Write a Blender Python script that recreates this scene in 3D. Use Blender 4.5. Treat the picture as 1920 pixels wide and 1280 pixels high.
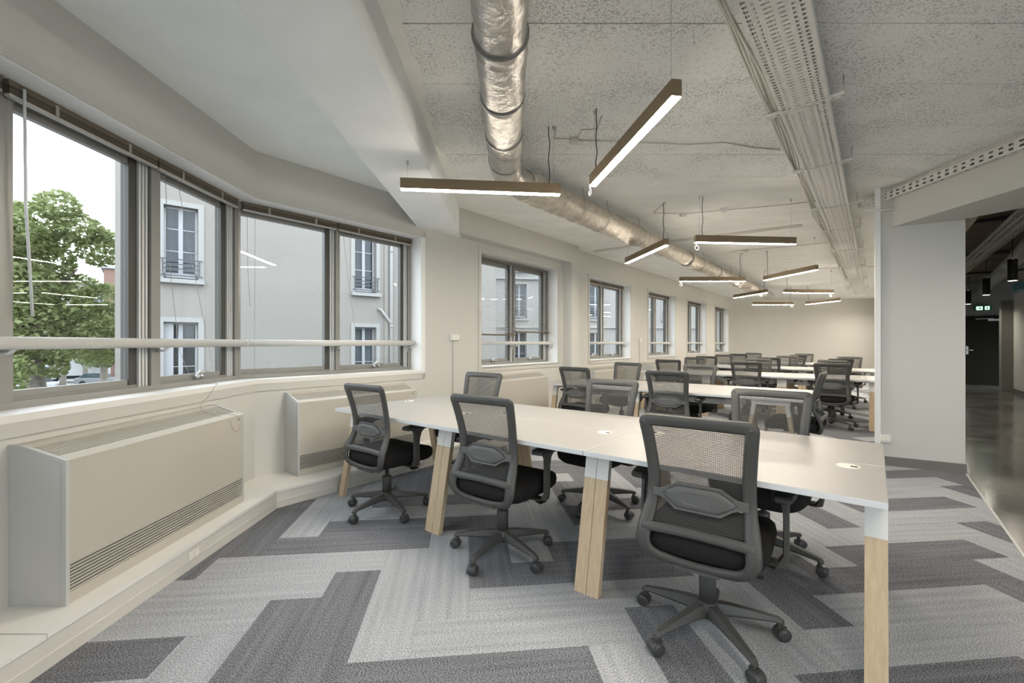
import bpy, math, random
from mathutils import Vector, Matrix, noise as mnoise
R = math.radians
random.seed(7)
scene = bpy.context.scene
for o in list(bpy.data.objects):
    bpy.data.objects.remove(o)
COL = scene.collection

# ------------------------------------------------------------------ camera, sky, exposure
EYE = 1.30                                   # camera height; world Y is the viewing direction
cam_d = bpy.data.cameras.new('camera')
cam_d.lens = 15.75
cam_d.sensor_width = 36.0
cam_d.shift_y = 0.00156
cam_d.clip_start = 0.05
cam_d.clip_end = 300
cam = bpy.data.objects.new('camera', cam_d)
cam.location = (0, 0, EYE)
cam.rotation_euler = (R(90), 0, 0)
COL.objects.link(cam)
scene.camera = cam

world = bpy.data.worlds.new('overcast_sky')
scene.world = world
world.use_nodes = True
wn = world.node_tree.nodes
bg = wn['Background']
bg.inputs['Color'].default_value = (0.82, 0.92, 1.0, 1)
bg.inputs['Strength'].default_value = 4.2

vs = scene.view_settings
vs.view_transform = 'Standard'
vs.look = 'None'
vs.gamma = 1.0
vs.exposure = 0.26
vs.use_curve_mapping = False
LAMP_STRENGTH = 165.0
LAMP_COLOR = (1.0, 0.90, 0.765, 1)
try:
    scene.cycles.use_denoising = True
    scene.cycles.max_bounces = 12
    scene.cycles.diffuse_bounces = 6
    scene.cycles.transparent_max_bounces = 24
    scene.cycles.sample_clamp_indirect = 10.0
    scene.cycles.caustics_reflective = False
    scene.cycles.caustics_refractive = False
except Exception:
    pass

# ------------------------------------------------------------------ the building's two grids
PHI = R(39.0)                                # window wall runs 39 degrees to the right of the view
SB, CB = math.sin(PHI), math.cos(PHI)
def ab(a, b, z=0.0):
    """a = distance away from the window wall, b = distance along it"""
    return Vector((CB * a + SB * b, -SB * a + CB * b, z))
ROT_ROW = -PHI                               # local x away from the wall, y along it
ROT_WALL_B = math.pi / 2 - PHI               # local x along the wall, y to the street
ROT_WALL_A = math.pi / 2
A_WALL = -4.12                               # inner face of the window wall
X_BAY = -2.2                                 # inner face of the bay wall
CEIL = 2.96
CORNER_Y = (-A_WALL + CB * X_BAY) / SB
B_CORNER = SB * X_BAY + CB * CORNER_Y

# ------------------------------------------------------------------ mesh builder
class MB:
    def __init__(s):
        s.v = []; s.f = []; s.sm = []
    def add(s, vs, fs, smooth=False):
        n = len(s.v)
        s.v.extend([tuple(p) for p in vs])
        for f in fs:
            s.f.append(tuple(i + n for i in f)); s.sm.append(smooth)
        return s
    def box(s, x0, x1, y0, y1, z0, z1):
        if x0 > x1: x0, x1 = x1, x0
        if y0 > y1: y0, y1 = y1, y0
        if z0 > z1: z0, z1 = z1, z0
        v = [(x0,y0,z0),(x1,y0,z0),(x1,y1,z0),(x0,y1,z0),(x0,y0,z1),(x1,y0,z1),(x1,y1,z1),(x0,y1,z1)]
        return s.add(v, [(0,3,2,1),(4,5,6,7),(0,1,5,4),(1,2,6,5),(2,3,7,6),(3,0,4,7)])
    def hexa(s, v):
        """8 corners: bottom ring ccw, then top ring ccw"""
        return s.add(v, [(0,3,2,1),(4,5,6,7),(0,1,5,4),(1,2,6,5),(2,3,7,6),(3,0,4,7)])
    def prism(s, poly, z0, z1):
        a = sum(poly[i][0]*poly[(i+1) % len(poly)][1] - poly[(i+1) % len(poly)][0]*poly[i][1] for i in range(len(poly)))
        if a < 0: poly = poly[::-1]
        n = len(poly)
        v = [(p[0],p[1],z0) for p in poly] + [(p[0],p[1],z1) for p in poly]
        f = [tuple(range(n-1,-1,-1)), tuple(range(n,2*n))]
        f += [(i,(i+1) % n,n+(i+1) % n,n+i) for i in range(n)]
        return s.add(v, f)
    def extrude(s, poly, axis, lo, hi):
        """closed outline in the plane across 'axis', pushed along it"""
        n = len(poly); v = []
        for t in (lo, hi):
            for p in poly:
                v.append((t,p[0],p[1]) if axis == 'x' else (p[0],t,p[1]))
        f = [tuple(range(n-1,-1,-1)), tuple(range(n,2*n))]
        f += [(i,(i+1) % n,n+(i+1) % n,n+i) for i in range(n)]
        return s.add(v, f)
    def tube(s, path, r, n=8, closed=False, cap=True, smooth=True, rb=None):
        P = [Vector(p) for p in path]; m = len(P)
        rr = r if isinstance(r, (list, tuple)) else [r]*m
        T = []
        for i in range(m):
            if closed: t = P[(i+1) % m] - P[i-1]
            else: t = P[min(i+1,m-1)] - P[max(i-1,0)]
            T.append(t.normalized() if t.length > 1e-9 else Vector((0,0,1)))
        up = Vector((0,0,1)) if abs(T[0].z) < .9 else Vector((1,0,0))
        nrm = (up - T[0]*up.dot(T[0])).normalized()
        v = []
        for i in range(m):
            nrm = (nrm - T[i]*nrm.dot(T[i]))
            nrm = nrm.normalized() if nrm.length > 1e-6 else T[i].orthogonal().normalized()
            b = T[i].cross(nrm)
            for k in range(n):
                a = 2*math.pi*k/n
                v.append(P[i] + nrm*math.cos(a)*rr[i] + b*math.sin(a)*(rb if rb else rr[i]))
        f = []
        for i in range(m if closed else m-1):
            j = (i+1) % m
            for k in range(n):
                f.append((i*n+k, i*n+(k+1) % n, j*n+(k+1) % n, j*n+k))
        s.add(v, f, smooth)
        if cap and not closed:
            q = len(s.v) - m*n
            s.f.append(tuple(q+k for k in range(n-1,-1,-1))); s.sm.append(False)
            s.f.append(tuple(q+(m-1)*n+k for k in range(n))); s.sm.append(False)
        return s
    def cyl(s, p0, p1, r0, r1=None, n=16):
        return s.tube([p0,p1], [r0, r0 if r1 is None else r1], n)
    def lathe(s, prof, n=20, smooth=True):
        """profile of (r, z) around z"""
        v = []
        for r, z in prof:
            for k in range(n):
                a = 2*math.pi*k/n
                v.append((r*math.cos(a), r*math.sin(a), z))
        f = []
        for i in range(len(prof)-1):
            for k in range(n):
                f.append((i*n+k, i*n+(k+1) % n, (i+1)*n+(k+1) % n, (i+1)*n+k))
        s.add(v, f, smooth)
        q = len(s.v) - len(prof)*n
        s.f.append(tuple(q+k for k in range(n-1,-1,-1))); s.sm.append(False)
        s.f.append(tuple(q+(len(prof)-1)*n+k for k in range(n))); s.sm.append(False)
        return s
    def ring(s, secs, closed=False, smooth=True, cap=True):
        """loft through equal-length closed sections"""
        n = len(secs[0]); v = [p for q in secs for p in q]; m = len(secs); f = []
        for i in range(m if closed else m-1):
            j = (i+1) % m
            for k in range(n):
                f.append((i*n+k, i*n+(k+1) % n, j*n+(k+1) % n, j*n+k))
        s.add(v, f, smooth)
        if cap and not closed:
            q = len(s.v) - m*n
            s.f.append(tuple(q+k for k in range(n-1,-1,-1))); s.sm.append(False)
            s.f.append(tuple(q+(m-1)*n+k for k in range(n))); s.sm.append(False)
        return s
    def xform(s, M, start=0):
        for i in range(start, len(s.v)):
            s.v[i] = tuple(M @ Vector(s.v[i]))
        return s
    def mesh(s, name, mat):
        me = bpy.data.meshes.new(name)
        me.from_pydata(s.v, [], s.f)
        me.polygons.foreach_set('use_smooth', s.sm)
        if mat: me.materials.append(mat)
        me.update()
        return me

def obj(name, geo, mat=None, parent=None, loc=None, rot=None, bevel=0, fix=False):
    me = geo.mesh(name, mat) if isinstance(geo, MB) else geo
    if fix:
        import bmesh
        bm = bmesh.new(); bm.from_mesh(me); bmesh.ops.recalc_face_normals(bm, faces=bm.faces); bm.to_mesh(me); bm.free()
    o = bpy.data.objects.new(name, me)
    COL.objects.link(o)
    if parent: o.parent = parent
    if loc is not None: o.location = loc
    if rot is not None: o.rotation_euler = rot if hasattr(rot, '__len__') else (0, 0, rot)
    if bevel:
        b = o.modifiers.new('bevel', 'BEVEL'); b.width = bevel; b.segments = 2; b.limit_method = 'ANGLE'; b.angle_limit = R(40)
    return o
def tag(o, label, cat, group=None, kind=None):
    o['label'] = label
    if cat: o['category'] = cat
    if group: o['group'] = group
    if kind: o['kind'] = kind
    return o
def empty(name, loc=(0,0,0), rotz=0.0):
    o = bpy.data.objects.new(name, None)
    o.empty_display_size = .1
    COL.objects.link(o); o.location = loc; o.rotation_euler = (0,0,rotz)
    return o
KIDS = {}
def kids(o):
    return [c for c in bpy.data.objects if c.parent == o]
def snapshot(root):
    return (root, [(c, kids(c)) for c in kids(root)])
def dup(snap, loc, rotz):
    root, ch = snap
    r = root.copy(); COL.objects.link(r); r.location = loc; r.rotation_euler = (0,0,rotz)
    for c, gs in ch:
        d = c.copy(); COL.objects.link(d); d.parent = r
        for g in gs:
            e = g.copy(); COL.objects.link(e); e.parent = d
    return r

# ------------------------------------------------------------------ materials
def mat(name, color, rough=.5, metal=0.0, noise=0.0, scale=8.0, bump=0.0, bscale=None, spec=.5, detail=4.0, stretch=None, rnoise=0.0):
    m = bpy.data.materials.new(name); m.use_nodes = True
    nt = m.node_tree; b = nt.nodes['Principled BSDF']
    b.inputs['Base Color'].default_value = (*color, 1)
    b.inputs['Roughness'].default_value = rough
    b.inputs['Metallic'].default_value = metal
    b.inputs['Specular IOR Level'].default_value = spec
    if noise or bump or rnoise:
        tc = nt.nodes.new('ShaderNodeTexCoord'); mp = nt.nodes.new('ShaderNodeMapping')
        nt.links.new(tc.outputs['Object'], mp.inputs['Vector'])
        if stretch: mp.inputs['Scale'].default_value = stretch
        nz = nt.nodes.new('ShaderNodeTexNoise'); nz.inputs['Scale'].default_value = scale; nz.inputs['Detail'].default_value = detail
        nt.links.new(mp.outputs['Vector'], nz.inputs['Vector'])
        if noise:
            rp = nt.nodes.new('ShaderNodeValToRGB')
            rp.color_ramp.elements[0].position = .3; rp.color_ramp.elements[1].position = .7
            rp.color_ramp.elements[0].color = (*[max(0, c*(1-noise)) for c in color], 1)
            rp.color_ramp.elements[1].color = (*[min(1, c*(1+noise)) for c in color], 1)
            nt.links.new(nz.outputs['Fac'], rp.inputs['Fac']); nt.links.new(rp.outputs['Color'], b.inputs['Base Color'])
        if rnoise:
            mr = nt.nodes.new('ShaderNodeMapRange'); mr.inputs['To Min'].default_value = max(0, rough-rnoise); mr.inputs['To Max'].default_value = min(1, rough+rnoise)
            nt.links.new(nz.outputs['Fac'], mr.inputs['Value']); nt.links.new(mr.outputs['Result'], b.inputs['Roughness'])
        if bump:
            n2 = nt.nodes.new('ShaderNodeTexNoise'); n2.inputs['Scale'].default_value = bscale or scale*4; n2.inputs['Detail'].default_value = 4
            nt.links.new(mp.outputs['Vector'], n2.inputs['Vector'])
            bp = nt.nodes.new('ShaderNodeBump'); bp.inputs['Strength'].default_value = bump; bp.inputs['Distance'].default_value = .01
            nt.links.new(n2.outputs['Fac'], bp.inputs['Height']); nt.links.new(bp.outputs['Normal'], b.inputs['Normal'])
    return m

def concrete_mat(name):
    m = bpy.data.materials.new(name); m.use_nodes = True
    nt = m.node_tree; b = nt.nodes['Principled BSDF']; L = nt.links.new
    b.inputs['Roughness'].default_value = .85
    b.inputs['Specular IOR Level'].default_value = .2
    geo = nt.nodes.new('ShaderNodeNewGeometry')
    mp = nt.nodes.new('ShaderNodeMapping'); mp.inputs['Scale'].default_value = (1.0, 1.25, 1.0)
    L(geo.outputs['Position'], mp.inputs['Vector'])
    vo = nt.nodes.new('ShaderNodeTexNoise'); vo.inputs['Scale'].default_value = 88; vo.inputs['Detail'].default_value = 2; vo.inputs['Roughness'].default_value = .5
    L(mp.outputs['Vector'], vo.inputs['Vector'])
    big = nt.nodes.new('ShaderNodeTexNoise'); big.inputs['Scale'].default_value = 2.3; big.inputs['Detail'].default_value = 4
    L(mp.outputs['Vector'], big.inputs['Vector'])
    mk = nt.nodes.new('ShaderNodeMapRange'); mk.inputs['From Min'].default_value = .36; mk.inputs['From Max'].default_value = .62
    mk.inputs['To Min'].default_value = -.085; mk.inputs['To Max'].default_value = .03
    L(big.outputs['Fac'], mk.inputs['Value'])
    ad = nt.nodes.new('ShaderNodeMath'); ad.operation = 'ADD'
    L(vo.outputs['Fac'], ad.inputs[0]); L(mk.outputs['Result'], ad.inputs[1])
    pit = nt.nodes.new('ShaderNodeValToRGB')
    pit.color_ramp.elements[0].position = .50; pit.color_ramp.elements[0].color = (.87,.875,.86,1)
    pit.color_ramp.elements[1].position = .66; pit.color_ramp.elements[1].color = (.50,.50,.48,1)
    L(ad.outputs[0], pit.inputs['Fac']); L(pit.outputs['Color'], b.inputs['Base Color'])
    bp = nt.nodes.new('ShaderNodeBump'); bp.inputs['Strength'].default_value = .5; bp.inputs['Distance'].default_value = .006; bp.invert = True
    L(ad.outputs[0], bp.inputs['Height']); L(bp.outputs['Normal'], b.inputs['Normal'])
    return m

def carpet_mat(name, lo, hi):
    m = bpy.data.materials.new(name); m.use_nodes = True
    nt = m.node_tree; b = nt.nodes['Principled BSDF']; L = nt.links.new
    b.inputs['Roughness'].default_value = .95
    b.inputs['Specular IOR Level'].default_value = .1
    tc = nt.nodes.new('ShaderNodeTexCoord'); oi = nt.nodes.new('ShaderNodeObjectInfo')
    ad = nt.nodes.new('ShaderNodeVectorMath'); ad.operation = 'ADD'
    sc = nt.nodes.new('ShaderNodeVectorMath'); sc.operation = 'SCALE'; sc.inputs['Scale'].default_value = 31.0
    cb = nt.nodes.new('ShaderNodeCombineXYZ')
    L(oi.outputs['Random'], cb.inputs[0]); L(oi.outputs['Random'], cb.inputs[1])
    L(cb.outputs[0], sc.inputs[0]); L(tc.outputs['Object'], ad.inputs[0]); L(sc.outputs['Vector'], ad.inputs[1])
    mp = nt.nodes.new('ShaderNodeMapping'); mp.inputs['Scale'].default_value = (150, 300, 150)
    L(ad.outputs[0], mp.inputs['Vector'])
    nz = nt.nodes.new('ShaderNodeTexNoise'); nz.inputs['Scale'].default_value = 1; nz.inputs['Detail'].default_value = 2
    L(mp.outputs['Vector'], nz.inputs['Vector'])
    mp2 = nt.nodes.new('ShaderNodeMapping'); mp2.inputs['Scale'].default_value = (1.2, 28, 1)
    L(ad.outputs[0], mp2.inputs['Vector'])
    st = nt.nodes.new('ShaderNodeTexNoise'); st.inputs['Scale'].default_value = 1; st.inputs['Detail'].default_value = 2
    L(mp2.outputs['Vector'], st.inputs['Vector'])
    mx = nt.nodes.new('ShaderNodeMath'); mx.operation = 'MULTIPLY_ADD'; mx.inputs[1].default_value = .16
    L(st.outputs['Fac'], mx.inputs[0]); L(nz.outputs['Fac'], mx.inputs[2])
    rp = nt.nodes.new('ShaderNodeValToRGB')
    rp.color_ramp.elements[0].position = .42; rp.color_ramp.elements[0].color = (*lo, 1)
    rp.color_ramp.elements[1].position = .75; rp.color_ramp.elements[1].color = (*hi, 1)
    L(mx.outputs[0], rp.inputs['Fac']); L(rp.outputs['Color'], b.inputs['Base Color'])
    bp = nt.nodes.new('ShaderNodeBump'); bp.inputs['Strength'].default_value = .5; bp.inputs['Distance'].default_value = .003
    L(nz.outputs['Fac'], bp.inputs['Height']); L(bp.outputs['Normal'], b.inputs['Normal'])
    return m

def wood_mat(name, lo, hi):
    m = bpy.data.materials.new(name); m.use_nodes = True
    nt = m.node_tree; b = nt.nodes['Principled BSDF']; L = nt.links.new
    b.inputs['Roughness'].default_value = .55
    tc = nt.nodes.new('ShaderNodeTexCoord'); mp = nt.nodes.new('ShaderNodeMapping'); mp.inputs['Scale'].default_value = (55, 55, 2.2)
    L(tc.outputs['Object'], mp.inputs['Vector'])
    nz = nt.nodes.new('ShaderNodeTexNoise'); nz.inputs['Scale'].default_value = 1; nz.inputs['Detail'].default_value = 5; nz.inputs['Distortion'].default_value = .8
    L(mp.outputs['Vector'], nz.inputs['Vector'])
    rp = nt.nodes.new('ShaderNodeValToRGB')
    rp.color_ramp.elements[0].position = .3; rp.color_ramp.elements[0].color = (*lo, 1)
    rp.color_ramp.elements[1].position = .7; rp.color_ramp.elements[1].color = (*hi, 1)
    L(nz.outputs['Fac'], rp.inputs['Fac']); L(rp.outputs['Color'], b.inputs['Base Color'])
    return m

def glass_mat(name, tint=(1,1,1), refl=1.0):
    m = bpy.data.materials.new(name); m.use_nodes = True
    nt = m.node_tree; nt.nodes.clear(); L = nt.links.new
    out = nt.nodes.new('ShaderNodeOutputMaterial')
    tr = nt.nodes.new('ShaderNodeBsdfTransparent'); tr.inputs['Color'].default_value = (*tint, 1)
    gl = nt.nodes.new('ShaderNodeBsdfGlossy'); gl.inputs['Roughness'].default_value = 0.0
    lw = nt.nodes.new('ShaderNodeLayerWeight'); lw.inputs['Blend'].default_value = .5
    pw = nt.nodes.new('ShaderNodeMath'); pw.operation = 'POWER'; pw.inputs[1].default_value = 5.0
    L(lw.outputs['Facing'], pw.inputs[0])
    mu = nt.nodes.new('ShaderNodeMath'); mu.operation = 'MULTIPLY_ADD'; mu.inputs[1].default_value = .9*refl; mu.inputs[2].default_value = .025*refl
    L(pw.outputs[0], mu.inputs[0])
    mx = nt.nodes.new('ShaderNodeMixShader')
    L(mu.outputs[0], mx.inputs[0]); L(tr.outputs[0], mx.inputs[1]); L(gl.outputs[0], mx.inputs[2]); L(mx.outputs[0], out.inputs[0])
    return m

def emit_mat(name, color, strength):
    m = bpy.data.materials.new(name); m.use_nodes = True
    nt = m.node_tree; nt.nodes.clear()
    out = nt.nodes.new('ShaderNodeOutputMaterial'); e = nt.nodes.new('ShaderNodeEmission')
    e.inputs['Color'].default_value = color; e.inputs['Strength'].default_value = strength
    nt.links.new(e.outputs[0], out.inputs[0])
    return m

def leaf_mat(name, c0, c1):
    m = mat(name, c0, .7, spec=.2)
    nt = m.node_tree; b = nt.nodes['Principled BSDF']; L = nt.links.new
    geo = nt.nodes.new('ShaderNodeNewGeometry')
    rp = nt.nodes.new('ShaderNodeValToRGB')
    rp.color_ramp.elements[0].color = (*c0, 1); rp.color_ramp.elements[1].color = (*c1, 1)
    L(geo.outputs['Random Per Island'], rp.inputs['Fac']); L(rp.outputs['Color'], b.inputs['Base Color'])
    tl = nt.nodes.new('ShaderNodeBsdfTranslucent'); L(rp.outputs['Color'], tl.inputs['Color'])
    mx = nt.nodes.new('ShaderNodeMixShader'); mx.inputs[0].default_value = .4
    out = nt.nodes['Material Output']
    L(b.outputs[0], mx.inputs[1]); L(tl.outputs[0], mx.inputs[2]); L(mx.outputs[0], out.inputs[0])
    return m

M = {}
M['wall'] = mat('wall_paint', (.60,.592,.555), .8, bump=.05, bscale=120, spec=.2)
M['white_ceiling'] = mat('ceiling_paint', (.87,.895,.90), .8, noise=.03, scale=3, bump=.05, bscale=40, spec=.2)
M['concrete'] = concrete_mat('rough_concrete')
M['smooth_concrete'] = mat('smooth_concrete', (.87,.87,.84), .85, noise=.05, scale=2.5, bump=.15, bscale=30, spec=.2, stretch=(1,2.2,1))
M['trim'] = mat('trim_paint', (.56,.55,.51), .55)
M['reveal'] = mat('reveal_paint', (.80,.80,.785), .6)
M['sill'] = mat('sill_paint', (.78,.77,.74), .45)
M['plinth'] = mat('plinth_paint', (.64,.62,.575), .6, noise=.03, scale=5)
M['alu'] = mat('aluminium', (.30,.295,.275), .42, metal=.35)
M['alu_light'] = mat('pale_aluminium', (.66,.67,.66), .4, metal=.3)
M['alu_dark'] = mat('dark_aluminium', (.075,.073,.064), .5, metal=.3)
M['glass'] = glass_mat('window_glass')
M['glass_out'] = glass_mat('facade_glass', (.75,.78,.8), 1.2)
M['rail'] = mat('rail_paint', (.62,.61,.58), .4)
M['steel'] = mat('steel', (.6,.6,.58), .3, metal=.8)
M['blind'] = mat('blind_slat', (.48,.465,.43), .45, metal=.1)
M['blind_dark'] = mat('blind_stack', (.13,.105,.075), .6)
M['cord'] = mat('cord', (.35,.33,.29), .7)
M['wand'] = mat('wand', (.8,.82,.8), .2)
M['casing'] = mat('enamel_casing', (.49,.465,.405), .45)
M['casing_side'] = mat('enamel_side', (.50,.51,.50), .45)
M['slot'] = mat('slot_shadow', (.018,.017,.015), .8)
M['grille'] = mat('grille_slat', (.46,.44,.39), .45)
M['print'] = mat('small_print', (.10,.09,.08), .6)
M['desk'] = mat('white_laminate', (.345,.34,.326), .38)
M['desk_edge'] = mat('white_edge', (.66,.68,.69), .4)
M['white_metal'] = mat('white_lacquer', (.74,.735,.71), .4)
M['oak'] = wood_mat('oak', (.50,.38,.245), (.62,.49,.335))
M['oak_end'] = mat('oak_end', (.45,.30,.16), .6)
M['grommet'] = mat('grommet', (.80,.78,.70), .4)
M['plastic'] = mat('grey_plastic', (.060,.060,.057), .48, bump=.04, bscale=300)
M['plastic_pad'] = mat('grey_lumbar', (.095,.096,.094), .5)
M['mesh_thread'] = mat('mesh_thread', (.075,.074,.07), .8, spec=.1)
M['seat'] = mat('black_fabric', (.018,.017,.017), .9, bump=.2, bscale=500, spec=.15)
M['black'] = mat('black_plastic', (.025,.025,.024), .45)
M['caster'] = mat('caster', (.05,.05,.05), .4)
M['carpet_light'] = carpet_mat('carpet_light', (.15,.158,.172), (.60,.62,.65))
M['carpet_dark'] = carpet_mat('carpet_dark', (.02,.022,.026), (.33,.34,.37))
M['floor_base'] = mat('screed', (.2,.2,.2), .9)
M['resin'] = mat('polished_resin', (.135,.132,.12), .16, noise=.18, scale=1.6, rnoise=.1, stretch=(1,1,1))
M['bronze'] = mat('bronze_lacquer', (.22,.165,.10), .42, metal=.4)
M['lamp'] = emit_mat('lamp_diffuser', LAMP_COLOR, LAMP_STRENGTH)
M['cable_black'] = mat('black_cable', (.02,.02,.02), .6)
M['wire'] = mat('steel_wire', (.5,.5,.48), .35, metal=.6)
M['foil'] = mat('aluminium_foil', (.47,.455,.425), .34, metal=.75, noise=.18, scale=9, bump=.9, bscale=22)
M['foil_sleeve'] = mat('foil_sleeve', (.60,.55,.47), .42, metal=.6, noise=.18, scale=14, bump=.9, bscale=70)
M['foil_band'] = mat('foil_band', (.36,.35,.33), .35, metal=.7)
M['tray'] = mat('tray_paint', (.66,.65,.62), .5)
M['white_cable'] = mat('white_cable', (.58,.565,.51), .6)
M['grey_base'] = mat('grey_baseboard', (.16,.155,.14), .6)
M['socket'] = mat('socket_plastic', (.74,.73,.70), .4)
M['dark_door'] = mat('dark_door', (.013,.012,.007), .85, spec=.15)
M['hall_dark'] = mat('hall_ceiling', (.16,.13,.095), .9, noise=.3, scale=2)
M['hall_grey'] = mat('hall_grey', (.25,.245,.225), .7)
M['exit'] = emit_mat('exit_light', (.55,1,.75,1), 1.6)
M['exit_green'] = mat('exit_green', (.03,.16,.08), .5)
M['blue'] = mat('blue_panel', (.12,.30,.42), .6)
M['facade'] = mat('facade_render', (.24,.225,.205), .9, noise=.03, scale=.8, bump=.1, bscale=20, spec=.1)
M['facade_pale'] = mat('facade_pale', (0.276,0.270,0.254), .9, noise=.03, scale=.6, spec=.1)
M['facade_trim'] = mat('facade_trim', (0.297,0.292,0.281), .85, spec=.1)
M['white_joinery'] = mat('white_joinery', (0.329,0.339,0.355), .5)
M['curtain'] = mat('net_curtain', (.12,.13,.145), .9)
M['dark_room'] = mat('dark_room', (.05,.055,.06), .9)
M['iron'] = mat('iron_rail', (.05,.055,.07), .6)
M['bark'] = mat('plane_bark', (.24,.215,.18), .9, noise=.3, scale=6)
M['leaf'] = leaf_mat('leaves', (.17,.215,.075), (.36,.40,.20))
M['leaf_far'] = leaf_mat('far_leaves', (.17,.205,.11), (.31,.34,.20))
M['asphalt'] = mat('asphalt', (.20,.20,.20), .9, noise=.1, scale=1)
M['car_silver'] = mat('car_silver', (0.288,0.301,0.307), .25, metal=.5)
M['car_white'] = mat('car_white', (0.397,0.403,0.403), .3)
M['car_dark'] = mat('car_dark', (.05,.055,.06), .25)
M['tyre'] = mat('tyre', (.02,.02,.02), .8)
M['windscreen'] = mat('windscreen', (.05,.07,.08), .1)
M['bounce_slab'] = mat('bounce_paving', (.46,.46,.46), .9, noise=.05, scale=2)  # pale so the added slab behind the camera bounces skylight indoors
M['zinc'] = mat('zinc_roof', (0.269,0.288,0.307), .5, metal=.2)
M['brick'] = mat('red_render', (.20,.125,.10), .9)

# ================================================================== THE SETTING
def structure(name, geo, m, label, cat='building', parent=None, **k):
    o = obj(name, geo, m, parent, **k)
    if parent is None: tag(o, label, cat, kind='structure')
    return o

def wall_line(a, x):                          # Y of the line at distance a from the window wall, at world x
    return (CB * x - a) / SB
def corner(v):                                # bay corner pushed v metres outward
    x = X_BAY - v; return (x, wall_line(A_WALL - v, x))
def xy(p): return (p[0], p[1])
Y_FAR = 16.8
Y_BACK = -4.0
Z_SILL, Z_HEAD = 0.985, 2.54

# ---- floors
base = MB().prism([(-2.7, Y_BACK-.2), (9.4, Y_BACK-.2), (9.4, 4.5), xy(ab(4.8, 9)), xy(ab(4.5, 21)), xy(ab(.3, 21)), (14.5, Y_FAR+.2), (7.6, Y_FAR+.2), xy(ab(-4.4, B_CORNER-.3)), (-2.7, 3.8)], -.22, -.007)
floor = structure('floor', base, M['floor_base'], 'office floor laid with light and dark grey carpet planks', 'floor')
hall_floor = structure('floor', MB().prism([xy(ab(.716, -4.9)), xy(ab(4.3, -4.9)), xy(ab(4.3, 20.6)), xy(ab(.716, 20.6))], -.007, 0).prism([xy(ab(4.3, -4.9)), (9.2, Y_BACK-.15), (9.2, 4.1), xy(ab(4.3, 9))], -.007, 0), M['resin'],
                       'polished dark grey resin floor of the corridor', 'floor')
structure('trim_1', MB().prism([xy(ab(.700, -5)), xy(ab(.715, -5)), xy(ab(.715, 6.4)), xy(ab(.700, 6.4))], -.006, .002), M['alu_light'],
          'thin metal strip between the carpet and the resin floor', 'trim')

# carpet planks: 25 x 100 cm, herringbone, every plank a part of the floor
TS = .251; TA = R(6.1); TU, TV = .114, .493
tc_, ts_ = math.cos(TA), math.sin(TA)
def tile_w(u, v):
    u = (u + TU) * TS; v = (v + TV) * TS
    return (u*tc_ - v*ts_, u*ts_ + v*tc_)
DARK = {('H',-9,7),('V',-4,5),('V',-3,6),('H',-2,6),('V',0,9),('H',1,9),('H',2,10),('V',3,12),('V',3,4),('V',6,7),('V',7,8),
        ('H',8,8),('H',9,9),('V',11,4),('V',10,11),('H',12,12),('V',14,7),('V',17,10),('V',18,11),('H',15,15),('H',-5,11),('H',-4,12),
        ('V',-7,10),('V',-6,11),('H',5,5),('V',-3,14),('H',-2,14),('H',5,13),('V',4,13),('H',1,17),('V',12,13),('V',-9,8),('V',19,12),
        ('V',22,23),('H',20,20),('V',21,22),('V',25,26),('H',24,24),('H',26,26)}
LIGHT = {('H',-8,8),('H',-7,9),('H',-6,10),('V',-5,4),('V',-2,7),('V',-1,8),('H',-1,7),('H',0,8),('V',1,10),('H',3,11),('V',2,11),
         ('V',4,5),('V',5,6),('H',-3,5),('V',8,9),('V',12,5),('V',13,6),('H',10,10),('V',9,10),('V',11,12),('H',11,11),('H',13,13),('V',-5,12),('V',-4,13),
         ('H',-3,13),('H',4,12),('H',6,14),('V',5,14),('V',2,3),('V',10,3),('H',6,6),('H',7,7),('H',0,16),('V',1,2),('V',15,8),('V',16,9),('H',14,14),('V',9,2),('H',4,4),('V',-6,3)}
def clip(poly, n, c):                          # keep n.p <= c
    out = []
    for i in range(len(poly)):
        p, q = poly[i], poly[(i+1) % len(poly)]
        dp = n[0]*p[0]+n[1]*p[1]-c; dq = n[0]*q[0]+n[1]*q[1]-c
        if dp <= 0: out.append(p)
        if (dp < 0 < dq) or (dq < 0 < dp):
            t = dp/(dp-dq); out.append((p[0]+(q[0]-p[0])*t, p[1]+(q[1]-p[1])*t))
    return out
CLIPS = [((-1, 0), 1.87), ((-CB, SB), 3.68), ((CB, -SB), .699), ((0, 1), Y_FAR-.01), ((0, -1), -.1)]
def tile_mesh(name, w, l, m):
    e = .0002; c = .0008
    x0, x1, y0, y1 = e-l/2, l/2-e, e-w/2, w/2-e
    v = [(x0,y0,-.007),(x1,y0,-.007),(x1,y1,-.007),(x0,y1,-.007),(x0,y0,-c),(x1,y0,-c),(x1,y1,-c),(x0,y1,-c),
         (x0+c,y0+c,0),(x1-c,y0+c,0),(x1-c,y1-c,0),(x0+c,y1-c,0)]
    f = [(0,1,5,4),(1,2,6,5),(2,3,7,6),(3,0,4,7),(4,5,9,8),(5,6,10,9),(6,7,11,10),(7,4,8,11),(8,9,10,11)]
    return MB().add(v, f).mesh(name, m)
tile_full = {k: tile_mesh('carpet_plank', TS, TS*4, M['carpet_'+k]) for k in ('light', 'dark')}
planks = []
for i in range(-14, 60):
    for j in range(-4, 75):
        r = (i-j) % 8
        if r == 0: planks.append(('H', i, j))
        if r == 7: planks.append(('V', i, j))
rnd = random.Random(11)
cand = []
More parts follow.
